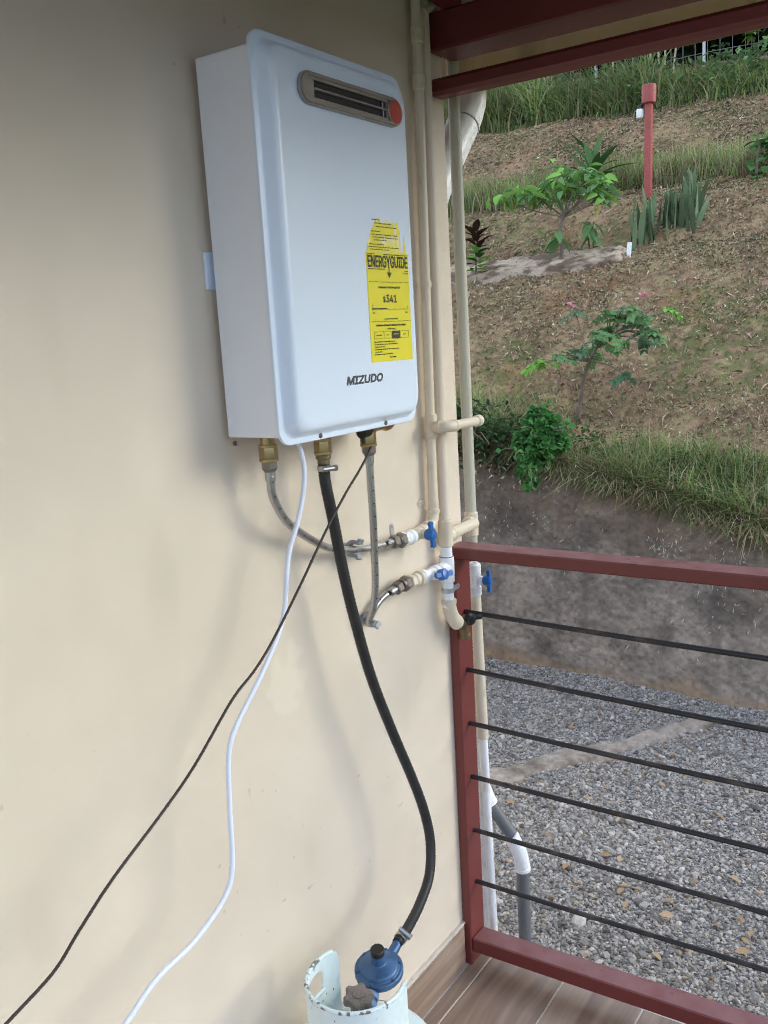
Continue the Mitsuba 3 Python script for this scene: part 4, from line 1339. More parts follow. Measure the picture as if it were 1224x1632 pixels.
# energy label
LX0, LX1, LZ0, LZ1 = -0.4855, -0.356, 1.5125, 1.6955
LY = -0.1509
el = part(wh, 'energy_label', cbox(LX0, LX1, LY, -0.1501, LZ0, LZ1, 0.0002), 'label_yellow', False, label='yellow energy label with black lettering')
g = np.random.default_rng(71)
tx = np.linspace(-0.481, -0.379, 34)
topz = np.interp(tx, [-0.481, -0.470, -0.462, -0.452, -0.44, -0.432, -0.425, -0.414, -0.406, -0.398, -0.393, -0.386, -0.379], [1.705, 1.722, 1.735, 1.748, 1.752, 1.741, 1.744, 1.752, 1.741, 1.748, 1.742, 1.751, 1.735]) + g.normal(0, 0.0015, 34)
torn = Polygon([(-0.479, LZ1 + 0.0005)] + list(zip(tx, topz)) + [(-0.3775, LZ1 + 0.0005)])
sliv = Polygon([(-0.368, LZ1 + 0.0005), (-0.3665, 1.718), (-0.3645, 1.727), (-0.363, 1.716), (-0.361, LZ1 + 0.0005)])
part(el, 'torn_paper', extrude(unary_union([torn.buffer(0), sliv.buffer(0)]), 0.0004, on_wall(0, -0.1502, 0)), 'label_torn', False, label='torn remains of paper above the energy label')
TY = LY - 0.0003
U = lambda u: LX0 + u
Vv = lambda v: LZ1 - v
ink = []
ink.append(extrude(affinity.translate(heavy('ENERGYGUIDE', 0.0185, 0.0001, 0.1225), U(0.0035), Vv(0.0245)), 0.0004, on_wall(0, TY, 0)))
ink.append(extrude(Polygon([(U(0.0655), Vv(0.024)), (U(0.0675), Vv(0.024)), (U(0.0675), Vv(0.034)), (U(0.0735), Vv(0.0325)), (U(0.0665), Vv(0.0425)), (U(0.0595), Vv(0.0325)), (U(0.0655), Vv(0.034))]), 0.0004, on_wall(0, TY, 0)))


def bar(u0, u1, v0, v1):
    return extrude(sbox(U(u0), Vv(v1), U(u1), Vv(v0)), 0.0004, on_wall(0, TY, 0))


ink += [bar(0.003, 0.126, 0.0488, 0.0494), bar(0.003, 0.126, 0.1148, 0.1155)]
ink += [bar(0.009, 0.119, 0.0942, 0.0949), bar(0.009, 0.053, 0.0925, 0.0949), bar(0.009, 0.0096, 0.087, 0.0965), bar(0.1184, 0.119, 0.087, 0.0965)]
for u in (0.0365, 0.064, 0.0915):
    ink.append(bar(u, u + 0.0005, 0.0949, 0.0963))
B0, B1 = 0.132, 0.1435
for u in (0.0105, 0.0395, 0.0645, 0.0905, 0.1175):
    ink.append(bar(u, u + 0.0005, B0, B1))
ink += [bar(0.0105, 0.118, B0, B0 + 0.0005), bar(0.0105, 0.118, B1, B1 + 0.0005), bar(0.0645, 0.091, B0 - 0.0003, B1 + 0.0015)]
ink.append(text_on('Estimated Yearly Energy Cost', U(0.0645), Vv(0.0595), TY, 0.0036, 0.066, False, 'center'))
ink.append(text_on('$', U(0.0435), Vv(0.0825), TY, 0.0088, 0.007, True))
ink.append(text_on('341', U(0.0525), Vv(0.0832), TY, 0.0125, 0.033, True))
ink.append(text_on('Cost Range of Similar Models', U(0.0645), Vv(0.1118), TY, 0.0021, 0.042, False, 'center'))
ink.append(text_on('Maximum Gallons Per Minute of Hot Water', U(0.0645), Vv(0.1230), TY, 0.0031, 0.092, True, 'center'))
ink.append(text_on('(GPM Rating)', U(0.0645), Vv(0.1290), TY, 0.0025, 0.025, False, 'center'))
for u, s in ((0.025, 'VERY SMALL'), (0.052, 'LOW'), (0.1045, 'HIGH')):
    ink.append(text_on(s, U(u), Vv(0.139), TY, 0.0018, 0.017 if len(s) > 4 else 0.007, False, 'center'))
for u in (0.0095, 0.111):                                           # too small to read in the photograph
    ink += [bar(u, u + 0.003, 0.0995, 0.1013), bar(u + 0.0038, u + 0.0072, 0.0995, 0.1013)]
ink.append(text_on('U.S. Government', U(0.004), Vv(0.0040), TY, 0.0016, 0.020))
ink.append(text_on('Federal law prohibits removal of this label before consumer purchase.', U(0.126), Vv(0.0040), TY, 0.0016, 0.074, False, 'right'))
ink += [bar(u, u + w, 0.0272, 0.0285) for u, w in ((0.004, 0.011), (0.016, 0.005), (0.022, 0.008), (0.031, 0.010), (0.042, 0.006), (0.049, 0.005))]
ink += [bar(0.116, 0.126, 0.0290, 0.0304), bar(0.111, 0.117, 0.0332, 0.0346), bar(0.118, 0.126, 0.0332, 0.0346)]
for i, (s, w) in enumerate((('Your cost will depend on your utility rates and use.', 0.066), ('Cost range based only on models of similar capacity fueled by', 0.072), ('propane gas with the same rating.', 0.030), ('Estimated energy cost based on a national average propane', 0.076), ('cost per gallon.', 0.022), ('Estimated yearly cost based on standard use.', 0.056))):
    ink.append(text_on(s, U(0.009 if i not in (2, 4) else 0.011), Vv(0.150 + 0.0042 * i), TY, 0.0019, w, i == 0))
ink.append(text_on('ftc.gov/energy', U(0.0645), Vv(0.1768), TY, 0.0021, 0.02, True, 'center'))
part(el, 'lettering', cat(ink), 'ink', False)
part(el, 'lettering', text_on('MEDIUM', U(0.0777), Vv(0.1378), TY - 0.0004, 0.0018, 0.015, False, 'center'), 'label_yellow', False)
tl = []
for z, xa, xb in ((1.7475, -0.462, -0.440), (1.742, -0.455, -0.405), (1.7365, -0.452, -0.384), (1.7285, -0.466, -0.437), (1.7235, -0.466, -0.384), (1.719, -0.464, -0.384), (1.7145, -0.460, -0.416), (1.7075, -0.474, -0.430), (1.703, -0.476, -0.384), (1.699, -0.474, -0.415)):
    x = xa
    while x < xb - 0.004:
        w = min(g.uniform(0.003, 0.010), xb - x)
        tl.append(extrude(sbox(x, z, x + w, z + 0.0014), 0.0003, on_wall(0, -0.1507, 0)))
        x += w + 0.0013
part(el, 'torn_lettering', cat(tl), 'ink', False)
part(wh, 'logo', extrude(affinity.translate(heavy('MIZUDO', 0.0125, 0.00055, 0.1035, 0.27), -0.5605, 1.4805), 0.0004, on_wall(0, -0.1501, 0)), 'logo_grey', False, label='dark grey slanted maker name')


# fittings under the heater
def union_fitting(parent, x, y, z, short=False):
    """brass stub and hex union going down from z"""
    part(parent, 'inlet_pipe', rod((x, y, z + 0.025), (x, y, z - 0.016), 0.0115, 18), 'brass')
    part(parent, 'hex_nut', cat(hexnut((x, y, z - 0.037), (0, 0, 1), 0.0155, 0.020, c=0.06), ring((x, y, z - 0.018), (0, 0, 1), 0.009, 0.0155, 0.005), ring((x, y, z - 0.041), (0, 0, 1), 0.008, 0.0160, 0.005)), 'brass', 25)


union_fitting(wh, -0.664, -0.06, 1.408)
union_fitting(wh, -0.534, -0.07, 1.402)
union_fitting(wh, -0.397, -0.07, 1.398)
part(wh, 'relief_valve', cat(rod((-0.40, -0.075, 1.392), (-0.345, -0.075, 1.396), 0.0105, 18, 0.0125), ring((-0.350, -0.075, 1.3955), (1, 0.0, 0.07), 0.004, 0.0165, 0.014, 22)), 'brass', 35)
part(wh, 'drain_plug', cat(rod((-0.408, -0.078, 1.387), (-0.432, -0.08, 1.386), 0.0105, 14), rod((-0.426, -0.08, 1.376), (-0.426, -0.08, 1.366), 0.004, 8)), 'black_plastic')

# ------------------------------------------------------------------ braided hoses


def hose_end(parent, a, d, nut='dark_nut', L=0.018):
    a, d = np.asarray(a, float), np.asarray(d, float)
    d = d / np.linalg.norm(d)
    part(parent, 'hose_nut', cat(hexnut(a, d, 0.0142, L), rod(a + d * L, a + d * (L + 0.003), 0.0095, 16)), nut, 25)
    part(parent, 'ferrule', cat(ring(a + d * (L + 0.001), d, 0.004, 0.0088, 0.019, 18), lathe([(0.0, 0.0028), (0.0018, 0.0024), (0.0026, 0)], 8, a + d * (L + 0.011) + np.array([-0.004, -0.0075, 0]), (-0.5, -0.85, 0))), 'steel')


def braided(label, pts, a0, a1):
    k = thing('braided_hose', label, 'hose')
    m, uv = uv_tube(pts, 0.0072)
    part(k, 'hose', m, 'braid', True, uv=uv)
    hose_end(k, *a0)
    hose_end(k, *a1)
    return k


braided('braided steel hose curving from the left brass fitting to the upper blue valve',
        [(-0.664, -0.060, 1.335), (-0.662, -0.059, 1.315), (-0.648, -0.056, 1.288), (-0.618, -0.048, 1.257), (-0.573, -0.041, 1.226), (-0.505, -0.034, 1.188), (-0.447, -0.031, 1.168), (-0.374, -0.030, 1.153), (-0.330, -0.030, 1.149), (-0.310, -0.030, 1.147)],
        ((-0.664, -0.060, 1.371), (0, 0, -1)), ((-0.262, -0.030, 1.1435), (-1, 0, 0.09)))
braided('braided steel hose hanging straight down and looping up to the lower blue valve',
        [(-0.397, -0.070, 1.325), (-0.396, -0.069, 1.28), (-0.391, -0.066, 1.22), (-0.376, -0.054, 1.15), (-0.366, -0.044, 1.08), (-0.365, -0.036, 1.035), (-0.368, -0.026, 1.008), (-0.365, -0.020, 0.998), (-0.354, -0.018, 1.006), (-0.338, -0.020, 1.023), (-0.318, -0.023, 1.036), (-0.302, -0.026, 1.042)],
        ((-0.397, -0.070, 1.361), (0, 0, -1)), ((-0.258, -0.029, 1.048), (-1, 0, -0.16)))


def pipe_clip(x, z, rot, label, y=-0.02):
    """grey plastic clip: a C-shaped band with two ears on a foot"""
    k = thing('hose_clip', label, 'clip')
    a = np.linspace(np.radians(50), np.radians(310), 20)
    outer = [(0.0165 * np.cos(t), 0.0165 * np.sin(t)) for t in a]
    inner = [(0.0105 * np.cos(t), 0.0105 * np.sin(t)) for t in a[::-1]]
    c_ = Polygon(outer + inner)
    ear1 = affinity.rotate(sbox(-0.002, 0.0, 0.004, 0.010), -25, origin=(0, 0))
    e1 = affinity.translate(ear1, 0.0095, 0.0105)
    e2 = affinity.scale(e1, 1, -1, origin=(0, 0))
    m = extrude(unary_union([c_, e1, e2]), 0.014)
    m.vertices[:, 2] -= 0.007
    M = np.eye(4)
    M[:3, 0] = [0, -1, 0]; M[:3, 1] = [-math.sin(rot), 0, math.cos(rot)]; M[:3, 2] = [-math.cos(rot), 0, -math.sin(rot)]
    M[:3, 3] = [x, y, z]
    m.apply_transform(M)
    part(k, 'band', m, 'grey_plastic', 20)
    part(k, 'foot', cbox(x - 0.009, x + 0.009, y + 0.0160, -0.0002, z - 0.008, z + 0.008, 0.001) if y + 0.016 < -0.0008 else cbox(x - 0.009, x + 0.009, -0.004, -0.0002, z - 0.008, z + 0.008, 0.0008), 'grey_plastic', False)


pipe_clip(-0.409, 1.161, -0.3, 'grey plastic clip holding the upper braided hose to the wall', y=-0.030)
pipe_clip(-0.356, 1.004, 0.5, 'grey plastic clip holding the looped lower braided hose to the wall', y=-0.0195)

# ------------------------------------------------------------------ gas hose with clamps


def clamp(parent, at, axis, r, side):
    at, axis = np.asarray(at, float), np.asarray(axis, float)
    axis = axis / np.linalg.norm(axis)
    side = np.asarray(side, float)
    side = side - axis * side.dot(axis)
    side /= np.linalg.norm(side)
    tg = np.cross(axis, side)
    b = at + side * (r + 0.006)
    m = cat(ring(at - axis * 0.005, axis, r, r + 0.0016, 0.010, 28), rod(b - tg * 0.012, b + tg * 0.010, 0.0048, 12), hexnut(b + tg * 0.010, tg, 0.0062, 0.006),
            rod(b - tg * 0.002 - side * 0.006, b - tg * 0.002 - side * 0.0002, 0.006, 4))
    part(parent, 'hose_clamp', m, 'steel', 25)


gh = thing('gas_hose', 'thick black rubber gas hose running from the heater down to the blue regulator', 'gas hose')
hp = [(-0.534, -0.070, 1.362), (-0.534, -0.070, 1.316), (-0.521, -0.072, 1.241), (-0.505, -0.075, 1.14), (-0.484, -0.078, 1.045), (-0.45, -0.082, 0.924), (-0.401, -0.088, 0.798), (-0.354, -0.095, 0.685), (-0.325, -0.102, 0.598), (-0.318, -0.110, 0.525), (-0.347, -0.122, 0.467), (-0.41, -0.136, 0.442), (-0.477, -0.150, 0.436), (-0.524, -0.157, 0.4365)]
part(gh, 'hose', tube(hp, 0.0101, 20, 0.012), 'rubber', True)
part(gh, 'barb', cat(rod((-0.534, -0.070, 1.366), (-0.534, -0.070, 1.345), 0.0108, 18), ring((-0.534, -0.070, 1.352), (0, 0, 1), 0.008, 0.0135, 0.010)), 'old_brass')
clamp(gh, (-0.534, -0.070, 1.337), (0, 0, 1), 0.0107, (-0.4, -0.9, 0))
clamp(gh, (-0.508, -0.1545, 0.436), (1, 0.1, 0.0), 0.0107, (-0.2, -0.5, 0.8))

# ------------------------------------------------------------------ cords
pc = thing('power_cord', 'white power cord hanging from the heater and sweeping down to the left', 'cord')
part(pc, 'cord', tube([(-0.612, -0.082, 1.415), (-0.612, -0.082, 1.388), (-0.603, -0.082, 1.354), (-0.606, -0.08, 1.312), (-0.627, -0.08, 1.262), (-0.659, -0.08, 1.206), (-0.687, -0.085, 1.117), (-0.734, -0.09, 1.063), (-0.781, -0.09, 1.017), (-0.825, -0.09, 0.976), (-0.845, -0.09, 0.938), (-0.858, -0.095, 0.857), (-0.869, -0.1, 0.769), (-0.891, -0.1, 0.728), (-0.959, -0.1, 0.696), (-1.034, -0.1, 0.684), (-1.094, -0.1, 0.655), (-1.150, -0.1, 0.632), (-1.24, -0.09, 0.58), (-1.34, -0.05, 0.50), (-1.40, -0.012, 0.42)], 0.0042, 12, 0.012), 'cord_white', True)
bc = thing('sensor_cable', 'thin dark brown cable hanging from the heater and running diagonally down to the lower left', 'cable')
part(bc, 'cable', tube([(-0.402, -0.079, 1.40), (-0.402, -0.081, 1.362), (-0.453, -0.09, 1.326), (-0.515, -0.1, 1.292), (-0.585, -0.105, 1.239), (-0.666, -0.11, 1.168), (-0.745, -0.11, 1.096), (-0.794, -0.11, 1.061), (-0.846, -0.11, 1.034), (-0.933, -0.11, 0.966), (-1.001, -0.11, 0.925), (-1.1, -0.12, 0.884), (-1.16, -0.12, 0.844), (-1.202, -0.12, 0.814), (-1.27, -0.12, 0.792), (-1.328, -0.12, 0.772), (-1.42, -0.10, 0.73), (-1.52, -0.05, 0.66), (-1.56, -0.012, 0.60)], 0.0022, 8, 0.012), 'cord_black', True)

# ------------------------------------------------------------------ PVC plumbing


def elbow(parent, a, c, b, r, m, name='elbow'):
    """bend from a through corner c to b, with socket rims"""
    a, b, c = (np.asarray(v, float) for v in (a, b, c))
    t = np.linspace(0, 1, 12)[:, None]
    p = (1 - t) ** 2 * a + 2 * t * (1 - t) * c + t ** 2 * b
    da, db = (c - a) / np.linalg.norm(c - a), (c - b) / np.linalg.norm(c - b)
    part(parent, name, cat(sweep(p, r, 18), ring(a - da * 0.006, da, r * 0.7, r + 0.0012, 0.012), ring(b - db * 0.006, db, r * 0.7, r + 0.0012, 0.012)), m, 30)


def sleeve(parent, a, b, r, m, name='coupling'):
    a, b = np.asarray(a, float), np.asarray(b, float)
    L = np.linalg.norm(b - a)
    part(parent, name, ring(a, (b - a) / L, r * 0.6, r, L, 22), m)


def tee(parent, a, b, c, d, r, m, name='tee'):
    """a-b the run, c-d the branch"""
    a, b, c, d = (np.asarray(v, float) for v in (a, b, c, d))
    part(parent, name, cat(ring(a, b - a, r * 0.6, r, np.linalg.norm(b - a), 22), rod(c, d, r * 0.93, 18), ring(d - (d - c) / np.linalg.norm(d - c) * 0.006, d - c, r * 0.6, r, 0.008, 22)), m)


def strap(parent, x, y, z, r, m, flip=-1):
    """saddle clamp round a vertical pipe at (x, y) with an ear on the wall"""
    ear = sbox(0, -0.006, 0.02, 0.006).union(Point(0.02, 0).buffer(0.006)).difference(Point(0.019, 0).buffer(0.0022))
    em = extrude(ear, 0.0014)
    em.vertices[:, 0] *= flip
    em.apply_transform(on_wall(x + flip * r * 0.6, -0.0008, z))
    a = np.linspace(-0.1, np.pi + 0.1, 16)
    band = Polygon([((r + 0.0015) * np.cos(t), -(r + 0.0015) * np.sin(t)) for t in a] + [(r * np.cos(t), -r * np.sin(t)) for t in a[::-1]])
    bm = extrude(band, 0.012)
    bm.apply_translation((x, y, z - 0.006))
    part(parent, 'strap', cat(em, bm), m, 25)


def handle(parent, at, axis, rot, L=0.027, m='valve_blue'):
    """two-winged valve handle with a hub; axis points away from the valve"""
    w = []
    for s in (-1, 1):
        w.append(Polygon([(s * 0.006, -0.006), (s * L * 0.7, -0.0045), (s * L, -0.0062), (s * (L + 0.003), 0), (s * L, 0.0062), (s * L * 0.7, 0.0045), (s * 0.006, 0.006)]))
    g_ = unary_union(w + [Point(0, 0).buffer(0.0125)])
    g_ = affinity.rotate(g_, math.degrees(rot), origin=(0, 0))
    m1 = extrude(g_, 0.007)
    m1.vertices[:, 2] += 0.006
    hub = lathe([(0, -0.004), (0.0105, -0.004), (0.0125, 0.0), (0.0125, 0.009), (0.010, 0.0155), (0.0, 0.017)], 20)
    m2 = cat(m1, hub)
    z = np.asarray(axis, float); z = z / np.linalg.norm(z)
    part(parent, 'valve_handle', aim(m2, at, z), m, 25)


AR = 0.0103
hot = thing('hot_water_pipe', 'cream plastic pipe down the wall right of the heater ending at the upper blue valve', 'pipe')
XA = lambda z: np.interp(z, [1.13, 1.36, 2.166], [-0.0985, -0.0905, -0.0730])
YA = -0.0205
part(hot, 'pipe', rod((XA(1.165), YA, 1.165), (XA(2.15), YA, 2.15), AR, 18), 'pvc_cream')
elbow(hot, (XA(1.17), YA, 1.175), (XA(1.146), YA, 1.143), (XA(1.146) - 0.031, YA, 1.1445), AR + 0.0022, 'pvc_cream')
part(hot, 'pipe', rod((-0.124, YA, 1.144), (-0.165, YA - 0.004, 1.141), AR, 18), 'pvc_cream')
# union, valve body, adapter towards the hose
part(hot, 'valve_body', cat(rod((-0.150, YA - 0.003, 1.1415), (-0.196, YA - 0.006, 1.139), 0.0135, 20), ring((-0.150, YA - 0.003, 1.1415), (-1, -0.06, -0.05), 0.008, 0.0155, 0.014), lathe([(0, 0), (0.0105, 0), (0.0105, 0.012), (0, 0.012)], 16, (-0.172, -0.036, 1.140), (0, -1, 0))), 'pvc_cream')
handle(hot, (-0.172, -0.0505, 1.140), (-0.05, -1, 0.05), math.radians(4), 0.026)
part(hot, 'adapter', cat(ring((-0.196, YA - 0.006, 1.139), (-1, -0.06, 0.05), 0.006, 0.0158, 0.016), ring((-0.212, YA - 0.007, 1.140), (-1, -0.06, 0.07), 0.006, 0.0138, 0.016), hexnut((-0.228, YA - 0.008, 1.141), (-1, 0, 0.07), 0.0155, 0.010)), 'pvc_white')
part(hot, 'union_nut', cat(hexnut((-0.2385, -0.030, 1.1418), (-1, 0, 0.08), 0.0165, 0.016), ring((-0.2545, -0.030, 1.1428), (-1, 0, 0.08), 0.006, 0.0135, 0.006)), 'dark_nut', 25)
part(hot, 'strap', extrude(affinity.rotate(sbox(-0.006, 0, 0.006, 0.022).union(Point(0, 0.022).buffer(0.006)).difference(Point(0, 0.021).buffer(0.0024)), 8, origin=(0, 0)), 0.0016, on_wall(-0.232, -0.0008, 1.145)), 'galvanised', 25)
strap(hot, XA(1.657), YA, 1.657, AR + 0.0004, 'pvc_cream')
strap(hot, XA(1.195), YA, 1.195, AR + 0.0004, 'pvc_cream')
for z in (2.055, 1.49):
    sleeve(hot, (XA(z - 0.016), YA, z - 0.016), (XA(z + 0.016), YA, z + 0.016), AR + 0.0022, 'pvc_cream') if z > 2 else None
tee(hot, (XA(1.33), YA, 1.333), (XA(1.385), YA, 1.386), (XA(1.36), YA, 1.359), (XA(1.36) - 0.008, -0.048, 1.359), AR + 0.0030, 'pvc_cream')
elbow(hot, (XA(1.36) - 0.007, -0.046, 1.359), (-0.098, -0.066, 1.359), (-0.070, -0.0665, 1.3590), AR + 0.0018, 'pvc_cream')
part(hot, 'branch_pipe', rod((-0.072, -0.0665, 1.359), (0.040, -0.0655, 1.358), AR, 18), 'pvc_cream')
part(hot, 'end_cap', cat(ring((0.026, -0.0656, 1.358), (1, 0, 0), 0.006, AR + 0.0024, 0.022), rod((0.040, -0.0655, 1.358), (0.0515, -0.0655, 1.358), AR + 0.002, 16, AR - 0.001)), 'pvc_cream')
sleeve(hot, (XA(2.13), YA, 2.128), (XA(2.165), YA, 2.160), AR + 0.0024, 'pvc_cream')
elbow(hot, (XA(2.16), YA, 2.155), (XA(2.18), YA, 2.176), (-0.052, YA, 2.189), AR + 0.002, 'pvc_cream')
part(hot, 'pipe', rod((-0.060, YA, 2.1835), (-0.004, YA, 2.222), AR, 18), 'pvc_cream')
part(hot, 'pipe', rod((XA(2.13) - 0.001, YA, 2.16), (XA(2.13) + 0.002, YA, 2.27), AR, 18), 'pvc_cream')

BR_ = 0.0132
cold = thing('cold_water_pipe', 'wider wall corner pipe, cream above and white below, ending in a brass tap', 'pipe')
XB = lambda z: np.interp(z, [0.95, 1.13, 1.31, 2.01], [-0.0665, -0.066, -0.0545, -0.0500])
YB = -0.030
part(cold, 'pipe', rod((-0.058, -0.0245, 1.13), (-0.036, -0.0145, 2.245), 0.0122, 20), 'wall_paint', label='upper length of pipe painted like the wall')
tee(cold, (XB(1.09), YB, 1.088), (XB(1.15), YB, 1.150), (XB(1.115), YB, 1.112), (-0.038, YB, 1.112), BR_ + 0.0035, 'pvc_cream')
part(cold, 'branch_pipe', rod((-0.045, YB, 1.112), (0.085, -0.020, 1.1105), BR_, 18), 'pvc_cream')
part(cold, 'pipe', rod((XB(1.1), YB, 1.10), (XB(0.98), YB, 0.958), BR_, 20), 'pvc_white', label='white lower length of the pipe')
tee(cold, (XB(1.0), YB, 1.006), (XB(1.0), YB, 1.068), (XB(1.0), YB, 1.041), (-0.105, YB - 0.002, 1.041), BR_ + 0.0035, 'pvc_white')
ring1 = ring((XB(1.0), YB, 1.0655), (0, 0, 1), BR_, BR_ + 0.0030, 0.0018, 24)
part(cold, 'glue_line', ring1, 'pvc_grey')
part(cold, 'valve_body', cat(rod((-0.100, YB - 0.002, 1.041), (-0.186, YB - 0.004, 1.047), 0.0125, 20), ring((-0.112, YB - 0.002, 1.0418), (-1, 0, 0.07), 0.006, 0.0160, 0.018), ring((-0.166, YB - 0.004, 1.0457), (-1, 0, 0.07), 0.006, 0.0160, 0.018), lathe([(0, 0), (0.0105, 0), (0.0105, 0.012), (0, 0.012)], 16, (-0.146, -0.045, 1.0445), (0, -1, 0.1))), 'pvc_white')
handle(cold, (-0.146, -0.0605, 1.046), (-0.1, -1, 0.35), math.radians(82), 0.026)
part(cold, 'adapter', cat(ring((-0.186, YB - 0.004, 1.047), (-1, 0, 0.07), 0.006, 0.0170, 0.010), ring((-0.196, YB - 0.004, 1.0476), (-1, 0, 0.03), 0.006, 0.0138, 0.018), hexnut((-0.214, YB - 0.003, 1.048), (-1, 0, 0.02), 0.0160, 0.016)), 'pvc_cream')
part(cold, 'union_nut', cat(hexnut((-0.231, -0.030, 1.0485), (-1, 0, -0.03), 0.0165, 0.017), ring((-0.248, -0.030, 1.048), (-1, 0, -0.06), 0.006, 0.0138, 0.008)), 'dark_nut', 25)
part(cold, 'strap', cat(ring((XB(0.98), YB, 0.983), (0, 0, 1), BR_, BR_ + 0.0018, 0.011), extrude(sbox(0, -0.006, 0.016, 0.006).union(Point(0.016, 0).buffer(0.0065)).difference(Point(0.016, 0).buffer(0.0025)), 0.0018, on_wall(XB(0.98) + BR_ * 0.7, -0.0405, 0.992))), 'galvanised', 25)
part(cold, 'coupling', ring((XB(0.95), YB, 0.946), (0, 0, 1), 0.006, BR_ + 0.0026, 0.022), 'pvc_white')
elbow(cold, (XB(0.95), YB - 0.001, 0.962), (XB(0.95) + 0.001, YB - 0.001, 0.926), (-0.043, YB - 0.006, 0.9065), BR_ + 0.003, 'pvc_cream')
part(cold, 'tap_body', cat(rod((-0.050, YB - 0.005, 0.912), (-0.020, YB - 0.009, 0.893), 0.0125, 16), rod((-0.0215, YB - 0.009, 0.897), (-0.0150, YB - 0.010, 0.866), 0.0112, 18), ring((-0.0160, YB - 0.010, 0.872), (0.2, 0, -1), 0.0085, 0.0128, 0.012, 20), rod((-0.034, YB - 0.008, 0.905), (-0.028, YB - 0.020, 0.916), 0.007, 12)), 'old_brass')
part(cold, 'tap_stem', rod((-0.033, -0.040, 0.900), (-0.0205, -0.057, 0.9075), 0.0075, 12), 'old_brass')
handle(cold, (-0.020, -0.058, 0.906), (-0.35, -0.25, 0.9), math.radians(-53), 0.025, 'black_plastic')
part(cold, 'handle_screw', rod((-0.0255, -0.0620, 0.921), (-0.0268, -0.0629, 0.9243), 0.0038, 10), 'steel')

CR = 0.0133
XC, YC = 0.100, -0.004
dpipe = thing('outside_pipe', 'long pale pipe outside the wall corner with a blue valve below the rail', 'pipe')
part(dpipe, 'pipe', rod((XC, YC, 1.02), (XC, YC + 0.002, 2.25), CR, 20), 'pvc_olive')
tee(dpipe, (XC, YC, 1.075), (XC, YC, 1.135), (XC, YC, 1.1105), (XC - 0.028, YC - 0.008, 1.1105), CR + 0.003, 'pvc_cream')
part(dpipe, 'pipe', rod((XC, YC - 0.002, 1.0), (XC, YC - 0.010, 0.56), CR, 20), 'pvc_cream', label='cream length of pipe below the valve')
part(dpipe, 'valve_body', cat(ring((XC, YC - 0.002, 0.925), (0, 0, 1), 0.006, CR + 0.0035, 0.03), ring((XC, YC - 0.002, 0.975), (0, 0, 1), 0.006, CR + 0.0035, 0.035), rod((XC, YC - 0.002, 0.93), (XC, YC - 0.002, 1.0), CR + 0.001, 18), lathe([(0, 0), (0.0105, 0), (0.0105, 0.014), (0, 0.014)], 16, (XC, YC - 0.014, 0.968), (0.15, -1, 0))), 'pvc_white')
handle(dpipe, (XC + 0.001, YC - 0.0305, 0.968), (0.15, -1, 0), math.radians(3), 0.027)
part(dpipe, 'pipe', rod((XC, YC - 0.010, 0.565), (XC, -0.030, GZ - 0.05), 0.0105, 18), 'pvc_white', label='thin white lower length of the pipe')

dr_ = thing('drain_pipe', 'white drain pipe behind the railing post with a bent grey branch going into the gravel', 'pipe')
part(dr_, 'pipe', rod((0.128, 0.019, 0.86), (0.124, 0.008, GZ - 0.05), 0.0165, 20), 'pvc_white')
part(dr_, 'wye', cat(ring((0.125, 0.010, 0.335), (0.02, 0.02, 1), 0.01, 0.0205, 0.13, 22), sweep(smooth_path([(0.125, 0.006, 0.41), (0.126, -0.002, 0.39), (0.128, -0.007, 0.376), (0.130, -0.012, 0.366)], 0.006), 0.0195, 18)), 'pvc_white')
part(dr_, 'branch_pipe', rod((0.128, -0.006, 0.372), (0.154, -0.073, 0.262), 0.0165, 20), 'pvc_grey', label='grey slanting branch pipe')
elbow(dr_, (0.142, -0.062, 0.280), (0.155, -0.082, 0.240), (0.156, -0.083, 0.192), 0.0195, 'pvc_white')
part(dr_, 'branch_pipe', rod((0.156, -0.083, 0.20), (0.158, -0.085, GZ - 0.05), 0.0165, 20), 'pvc_grey', label='grey upright branch pipe')

ds = thing('downspout', 'wide white rain downspout bending from the gutter back towards the house corner', 'downspout')
dp_ = smooth_path([(0.375, 0.105, 2.175), (0.375, 0.105, 2.12), (0.365, 0.105, 2.095), (0.335, 0.102, 2.06), (0.26, 0.098, 1.985), (0.19, 0.098, 1.91), (0.155, 0.10, 1.86), (0.135, 0.105, 1.80), (0.130, 0.11, 1.72)], 0.012)
part(ds, 'pipe', sweep(dp_, 0.040, 28), 'downspout_white', True)
for i0 in (10,):
    d_ = dp_[i0 + 1] - dp_[i0]
    part(ds, 'joint_ring', ring(dp_[i0], d_, 0.037, 0.0425, 0.006, 30), 'downspout_white')
    part(ds, 'joint_gap', ring(dp_[i0] + d_ / np.linalg.norm(d_) * 0.006, d_, 0.037, 0.0412, 0.002, 30), 'pvc_grey')
part(ds, 'pipe', rod((0.130, 0.11, 1.73), (0.130, 0.13, GZ - 0.05), 0.0385, 26), 'pvc_white')

# ------------------------------------------------------------------ gas cylinder and regulator
CX, CY = -0.688, -0.182
gc = thing('gas_cylinder', 'pale mint gas cylinder with a chipped open collar standing against the wall', 'gas cylinder')
body = lathe([(0.0, 0.045), (0.08, 0.048), (0.125, 0.062), (0.148, 0.09), (0.154, 0.12), (0.154, 0.185), (0.156, 0.190), (0.156, 0.196), (0.154, 0.201), (0.154, 0.275), (0.149, 0.305), (0.132, 0.335), (0.10, 0.357), (0.06, 0.370), (0.03, 0.374), (0.0, 0.375)], 56, (CX, CY, 0))
part(gc, 'body', body, 'cylinder_paint', 50)
part(gc, 'foot_ring', ring((CX, CY, 0.0025), (0, 0, 1), 0.102, 0.106, 0.06, 48), 'cylinder_paint')
# collar: a sheet with cut-outs bent round the valve, rolled edge on top
Rc, zt, zb_ = 0.0865, 0.484, 0.352


